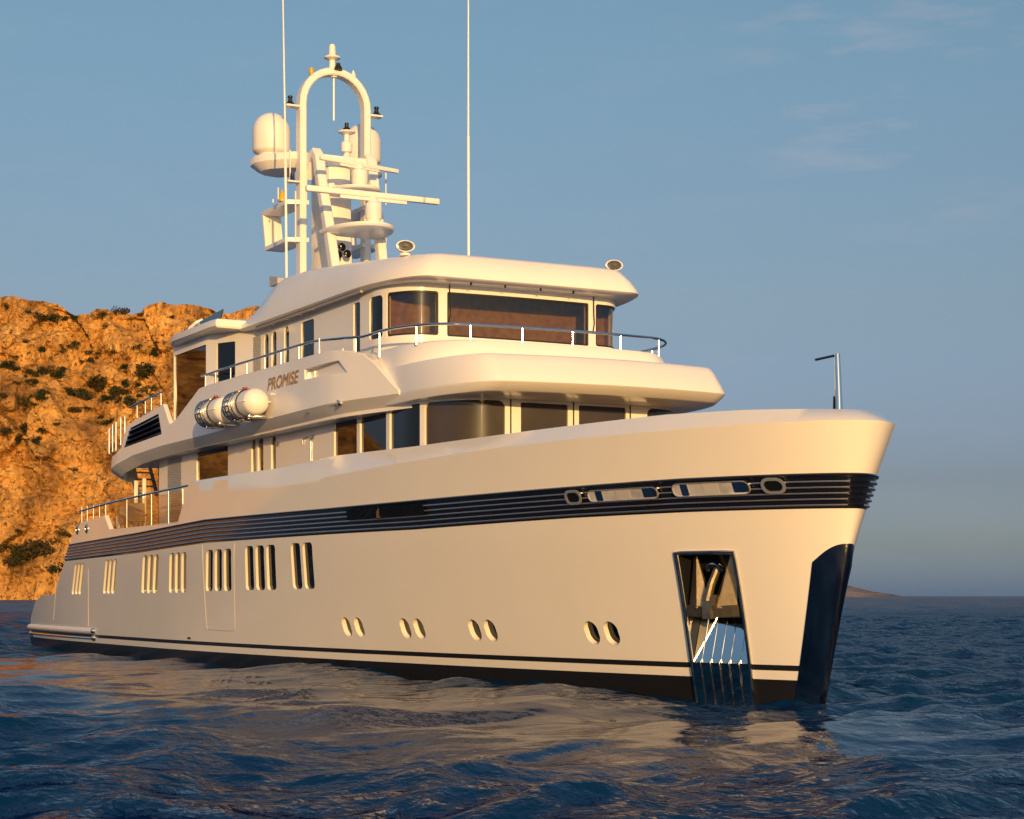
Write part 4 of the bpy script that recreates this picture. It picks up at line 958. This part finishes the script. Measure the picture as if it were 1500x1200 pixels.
for sc_, dist_, st_ in ((0.035, 5.0, 0.4), (0.16, 1.6, 0.6), (0.9, 0.34, 0.9), (4.2, 0.075, 0.9), (15, 0.014, 0.8)):
    n = t.nodes.new('ShaderNodeTexNoise'); n.inputs['Scale'].default_value = sc_; n.inputs['Detail'].default_value = 4
    b = t.nodes.new('ShaderNodeBump'); b.inputs['Strength'].default_value = st_; b.inputs['Distance'].default_value = dist_
    t.links.new(c.outputs['Object'], n.inputs['Vector']); t.links.new(n.outputs['Fac'], b.inputs['Height'])
    lm = t.nodes.new('ShaderNodeMapRange'); lm.inputs[3].default_value = st_; lm.inputs[4].default_value = st_ * 0.13; t.links.new(la.outputs['Fac'], lm.inputs[0]); t.links.new(lm.outputs[0], b.inputs['Strength'])
    if prev: t.links.new(prev.outputs[0], b.inputs['Normal'])
    prev = b
for nd_ in (df, gl, fr_): t.links.new(prev.outputs[0], nd_.inputs['Normal'])
t.links.new(la.outputs['Fac'], fk.inputs[0])
at_ = sea_me.attributes.new('unresolved', 'FLOAT', 'POINT'); at_.data.foreach_set('value', np.clip((SP - 0.15) / 2.5, 0, 1).ravel().astype(np.float32))
al_ = sea_me.attributes.new('lee', 'FLOAT', 'POINT'); al_.data.foreach_set('value', np.clip(lee * 1.15, 0, 1).ravel().astype(np.float32))
ga = t.nodes.new('ShaderNodeAttribute'); ga.attribute_name = 'unresolved'; gm = t.nodes.new('ShaderNodeMapRange'); gm.inputs[3].default_value = 0.05; gm.inputs[4].default_value = 0.42
gn = t.nodes.new('ShaderNodeTexNoise'); gn.inputs['Scale'].default_value = 0.045; gn.inputs['Detail'].default_value = 5; gp = t.nodes.new('ShaderNodeMapping'); gp.inputs['Rotation'].default_value = (0, 0, R(62)); gp.inputs['Scale'].default_value = (0.35, 1.6, 1)
t.links.new(c.outputs['Object'], gp.inputs[0]); t.links.new(gp.outputs[0], gn.inputs['Vector'])
gr = t.nodes.new('ShaderNodeMapRange'); gr.inputs[1].default_value = 0.3; gr.inputs[2].default_value = 0.7; gr.inputs[3].default_value = 0.45; gr.inputs[4].default_value = 1.5; t.links.new(gn.outputs['Fac'], gr.inputs[0])
gx_ = t.nodes.new('ShaderNodeMath'); gx_.operation = 'MULTIPLY'; t.links.new(ga.outputs['Fac'], gm.inputs[0]); t.links.new(gm.outputs[0], gx_.inputs[0]); t.links.new(gr.outputs[0], gx_.inputs[1]); t.links.new(gx_.outputs[0], gl.inputs['Roughness'])
sea_me.materials.append(sm)
sea = bpy.data.objects.new('sea', sea_me); COL.objects.link(sea); sea['kind'] = 'structure'; sea['label'] = 'deep blue choppy sea'

# ------------------------------------------------------------------ cliff behind the stern, far headland
def rock_material(name, cols, scale, bump_d=0.5):
    m = bpy.data.materials.new(name); m.use_nodes = True; t = m.node_tree; p = t.nodes['Principled BSDF']; p.inputs['Roughness'].default_value = 0.9; p.inputs['Specular IOR Level'].default_value = 0.1
    c = t.nodes.new('ShaderNodeTexCoord'); mpn = t.nodes.new('ShaderNodeMapping'); mpn.inputs['Scale'].default_value = (1, 1, 0.45)
    t.links.new(c.outputs['Object'], mpn.inputs[0])
    n1 = t.nodes.new('ShaderNodeTexNoise'); n1.inputs['Scale'].default_value = scale; n1.inputs['Detail'].default_value = 9; n1.inputs['Roughness'].default_value = 0.68
    r = t.nodes.new('ShaderNodeValToRGB'); r.color_ramp.elements[0].position = 0.32; r.color_ramp.elements[0].color = (*cols[0], 1); r.color_ramp.elements[1].position = 0.66; r.color_ramp.elements[1].color = (*cols[2], 1)
    e = r.color_ramp.elements.new(0.49); e.color = (*cols[1], 1)
    t.links.new(mpn.outputs[0], n1.inputs['Vector']); t.links.new(n1.outputs['Fac'], r.inputs[0])
    n2 = t.nodes.new('ShaderNodeTexNoise'); n2.inputs['Scale'].default_value = scale * 7; n2.inputs['Detail'].default_value = 8; n2.inputs['Roughness'].default_value = 0.7
    t.links.new(c.outputs['Object'], n2.inputs['Vector'])
    r2 = t.nodes.new('ShaderNodeValToRGB'); r2.color_ramp.elements[0].position = 0.53; r2.color_ramp.elements[0].color = (0, 0, 0, 1); r2.color_ramp.elements[1].position = 0.62
    t.links.new(n2.outputs['Fac'], r2.inputs[0])
    mxn = t.nodes.new('ShaderNodeMix'); mxn.data_type = 'RGBA'; mxn.inputs[7].default_value = (*cols[3], 1)
    ml = t.nodes.new('ShaderNodeMath'); ml.operation = 'MULTIPLY'; ml.inputs[1].default_value = 0.9
    t.links.new(r2.outputs[0], ml.inputs[0]); t.links.new(ml.outputs[0], mxn.inputs[0]); t.links.new(r.outputs[0], mxn.inputs[6]); t.links.new(mxn.outputs[2], p.inputs['Base Color'])
    b = t.nodes.new('ShaderNodeBump'); b.inputs['Strength'].default_value = 0.9; b.inputs['Distance'].default_value = bump_d; t.links.new(n2.outputs['Fac'], b.inputs['Height']); t.links.new(b.outputs[0], p.inputs['Normal'])
    return m
rock = rock_material('ochre limestone', ((0.14, 0.07, 0.028), (0.46, 0.24, 0.07), (0.78, 0.45, 0.14), (0.07, 0.045, 0.02)), 0.20 / 3.6, 1.6)
KC = 3.6                                    # the cliff stands about 950 m off: one unit below is 3.6 m
DC = 262.0
def top_h(rr):                             # height of the cliff top along the shore, metres
    k = DC / FPX
    px = rr / DC * FPX + 750
    yy = interp(px, [-3100, -2650, -2100, -1400, -700, -200, 0, 30, 60, 110, 175, 220, 260, 300, 330, 400, 480, 640], [790, 720, 425, 440, 450, 430, 441, 446, 462, 460, 452, 456, 459, 458, 448, 470, 560, 878])
    return CAMZ + (873 - yy) * (DC + 26) / FPX
us = sorted(set([round(v, 3) for v in list(np.arange(-362, -82, 1.1)) + list(np.arange(-82, -30, 0.22)) + list(np.arange(-30, -8, 0.7))]))
nv_ = 190; G = []
SURF = {}
for iu, u in enumerate(us):
    row = []; h = top_h(u)
    for j in range(nv_ + 1):
        v = j / nv_
        z = -1.5 + (h + 1.5) * min(1.0, v / 0.93); back = 26 * (max(0.0, min(1, v / 0.93)) ** 1.25)
        if v > 0.93: back += (v - 0.93) / 0.07 * 40; z -= (v - 0.93) / 0.07 * 6
        P3 = Vector((u, back * 0.6, z))
        w = min(1.0, 0.25 + v * 3)
        d = noise.fractal(P3 * 0.055, 1.0, 2.1, 5) * 3.6
        d += (1 - abs(noise.noise(Vector((u * 0.10, back * 0.08, z * 0.045)) + Vector((7, 3, 1))))) ** 2 * 3.2 - 1.5
        d += noise.fractal(P3 * 0.30 + Vector((3, 9, 2)), 0.85, 2.2, 6) * 1.2
        strat = noise.noise(Vector((u * 0.03, 0, z * 0.42))) ; d += (abs(strat) ** 0.5) * (1 if strat > 0 else -1) * 0.75
        for sc_, am_, tl_ in ((0.13, 1.5, 0.30), (0.34, 0.7, 0.34), (0.9, 0.28, 0.32)):   # fractured blocks: planar faces with their own tilt
            q_ = Vector((u * sc_, back * sc_ * 0.5, z * sc_ * 0.75)) + noise.noise_vector(P3 * sc_ * 0.9) * 0.35
            vd, vp = noise.voronoi(q_); rn = noise.cell_vector(vp[0] * 13.7 + Vector((3.1, 1.7, 5.3))); dq = q_ - vp[0]
            d += rn.x * am_ * 1.3 + (dq.x * (rn.y - 0.5) + dq.z * (rn.z - 0.5)) * 2 * tl_ / sc_
        d += noise.ridged_multi_fractal(P3 * 0.7, 0.9, 2.1, 4, 1.0, 2.0) * 0.15
        zz = z + noise.fractal(P3 * 0.12 + Vector((20, 0, 0)), 1.0, 2.0, 4) * (1.0 if v > 0.15 else 0.0) * (1.2 if v > 0.8 else 0.8)
        dep = DC + back - d * w + (-(u + 82) * -0.0 if u > -82 else (u + 82) * 0.18)
        p_ = rd(u * KC, dep * KC, CAMZ + (zz - CAMZ) * KC); row.append(p_)
    G.append(row)
cl = MB(); cl.grid(G); CLIFF = cl.build('cliff', rock, None, 0, fixn=True)
CLIFF['kind'] = 'structure'; CLIFF['label'] = 'sunlit ochre limestone cliff behind the stern'

# shrubs
leafs = [mat('maquis leaves', c_, 0.8, noise_amt=0.35, noise_scale=2.0, spec=0.2) for c_ in ((0.022, 0.030, 0.010), (0.034, 0.036, 0.013), (0.05, 0.038, 0.018))]
def shrub_mesh(seed):
    r = random.Random(seed); k = MB(); leafm = leafs[(0, 1, 0, 1, 2, 0, 1, 2)[seed]]
    lobes = [(r.uniform(-0.6, 0.6), r.uniform(-0.4, 0.4), r.uniform(0.1, 0.55), r.uniform(0.3, 0.55)) for _ in range(7)]
    for lx, ly, lz, lr in lobes:
        for _ in range(75):
            d = Vector((r.gauss(0, 1), r.gauss(0, 1), r.gauss(0, 1))).normalized() * lr * r.uniform(0.55, 1.05); c = Vector((lx, ly, lz)) + Vector((d.x, d.y, d.z * 0.75))
            n = Vector((r.gauss(0, 1), r.gauss(0, 1), r.gauss(0, 1))).normalized(); t1 = n.orthogonal().normalized(); t2 = n.cross(t1); s = r.uniform(0.05, 0.11)
            k.add([c - t1 * s, c + t2 * s * 0.6, c + t1 * s, c - t2 * s * 0.6], [(0, 1, 2, 3)])
    k.tube([(0, 0, -0.4), (0.05, 0, 0.2), (0.1, 0.05, 0.5)], [0.06, 0.05, 0.02], 6)
    me = k.mesh('shrub', [leafm], fixn=False); return me
protos = [shrub_mesh(s) for s in range(8)]
cbvh = BVHTree.FromPolygons([v.co.copy() for v in CLIFF.data.vertices], [tuple(f.vertices) for f in CLIFF.data.polygons])
def put_shrub(px, py, wpx, label, group):
    v = Vector(ray(px, py)).normalized(); hit = cbvh.ray_cast(Vector((CAMX, CAMY, CAMZ)), v)
    if hit[0] is None: return
    dist = (hit[0] - Vector((CAMX, CAMY, CAMZ))).length; s = wpx / FPX * dist / 1.7
    o = bpy.data.objects.new('shrub', random.choice(protos)); COL.objects.link(o); o.location = hit[0] + Vector((0, 0, -0.1 * s)); o.rotation_euler = (0, 0, random.random() * 6.28); o.scale = (s, s, s * random.uniform(0.7, 1.0))
    tag(o, label, 'shrub', group)
big = [(30, 280, 60), (90, 410, 70), (95, 515, 100), (190, 305, 70), (110, 345, 50), (370, 330, 95), (310, 385, 80), (435, 380, 70), (555, 295, 110), (540, 372, 70), (470, 350, 50), (460, 290, 45), (265, 440, 55), (385, 495, 45), (150, 392, 60), (20, 392, 50), (262, 215, 50), (150, 228, 42), (420, 235, 38), (490, 218, 42), (560, 240, 50), (350, 240, 45), (325, 265, 40), (170, 950, 150), (100, 965, 100), (65, 955, 80), (230, 895, 50), (30, 1005, 50), (65, 892, 32), (20, 945, 55), (265, 668, 32), (220, 300, 40), (255, 380, 60), (395, 405, 45), (110, 310, 40), (480, 420, 50), (60, 545, 40), (120, 560, 45), (155, 520, 40)]
for x, y, w in big:
    for k_ in range(3 if w > 44 else 1): put_shrub(x / 2.5 + (0 if k_ == 0 else random.gauss(0, w / 6)), 420 + y / 2.5 + w / 2.5 * 0.25 + (0 if k_ == 0 else random.gauss(0, w / 9)), w / 2.5 * (1.15 if k_ == 0 else random.uniform(0.5, 0.9)), 'dark green shrub growing on the sunlit ochre cliff face', 'shrubs on the cliff face')
for _ in range(95):
    x, y = random.uniform(0, 330), random.gauss(560, 60)
    if y < 475 or y > 850: continue
    put_shrub(x, y, 4 + 12 * random.random() ** 2, 'dark green shrub growing on the sunlit ochre cliff face', 'shrubs on the cliff face')
for x, w in ((12, 14), (58, 26), (72, 24), (84, 22), (98, 18), (113, 15), (150, 22), (178, 26), (208, 14), (40, 14), (250, 12)):
    yy = CAMZ
    put_shrub(x, interp(x, [0, 30, 60, 110, 175, 220, 260], [441, 446, 462, 460, 452, 456, 459]) + 8, w, 'dark green shrub standing on the skyline of the cliff', 'shrubs along the cliff top')

# low headland on the horizon to the right
isl = MB(); G = []
D0 = 3300.0; rk2 = rock_material('far rock and scrub greyed for haze', ((0.13, 0.115, 0.11), (0.21, 0.165, 0.145), (0.33, 0.25, 0.21), (0.10, 0.105, 0.10)), 0.012)  # base colours greyed to stand in for the haze of distance
for i in range(120):
    px = 1130 + 225 * i / 119; hh = interp(px, [1130, 1180, 1236, 1262, 1290, 1310, 1330, 1343, 1355], [30, 30, 25, 22.5, 14, 9, 5.5, 1.0, -1]) ; row = []
    for j in range(16):
        v = j / 15; z = -1 + (hh + 1) * math.sin(min(1, v * 1.3) * math.pi / 2) * (1 if v < 0.8 else 1 - (v - 0.8) * 2); z += noise.fractal(Vector((px * 0.06, v * 3, 0)), 1, 2, 4) * 1.6 * (1 if hh > 3 else 0.3) * (0 if v < 0.05 else 1)
        row.append(rd((px - 750) / FPX * D0, D0 + v * 260, z))
    G.append(row)
isl.grid(G); ISL = isl.build('headland', rk2, None, 60); ISL['kind'] = 'structure'; ISL['label'] = 'low hazy headland on the horizon'
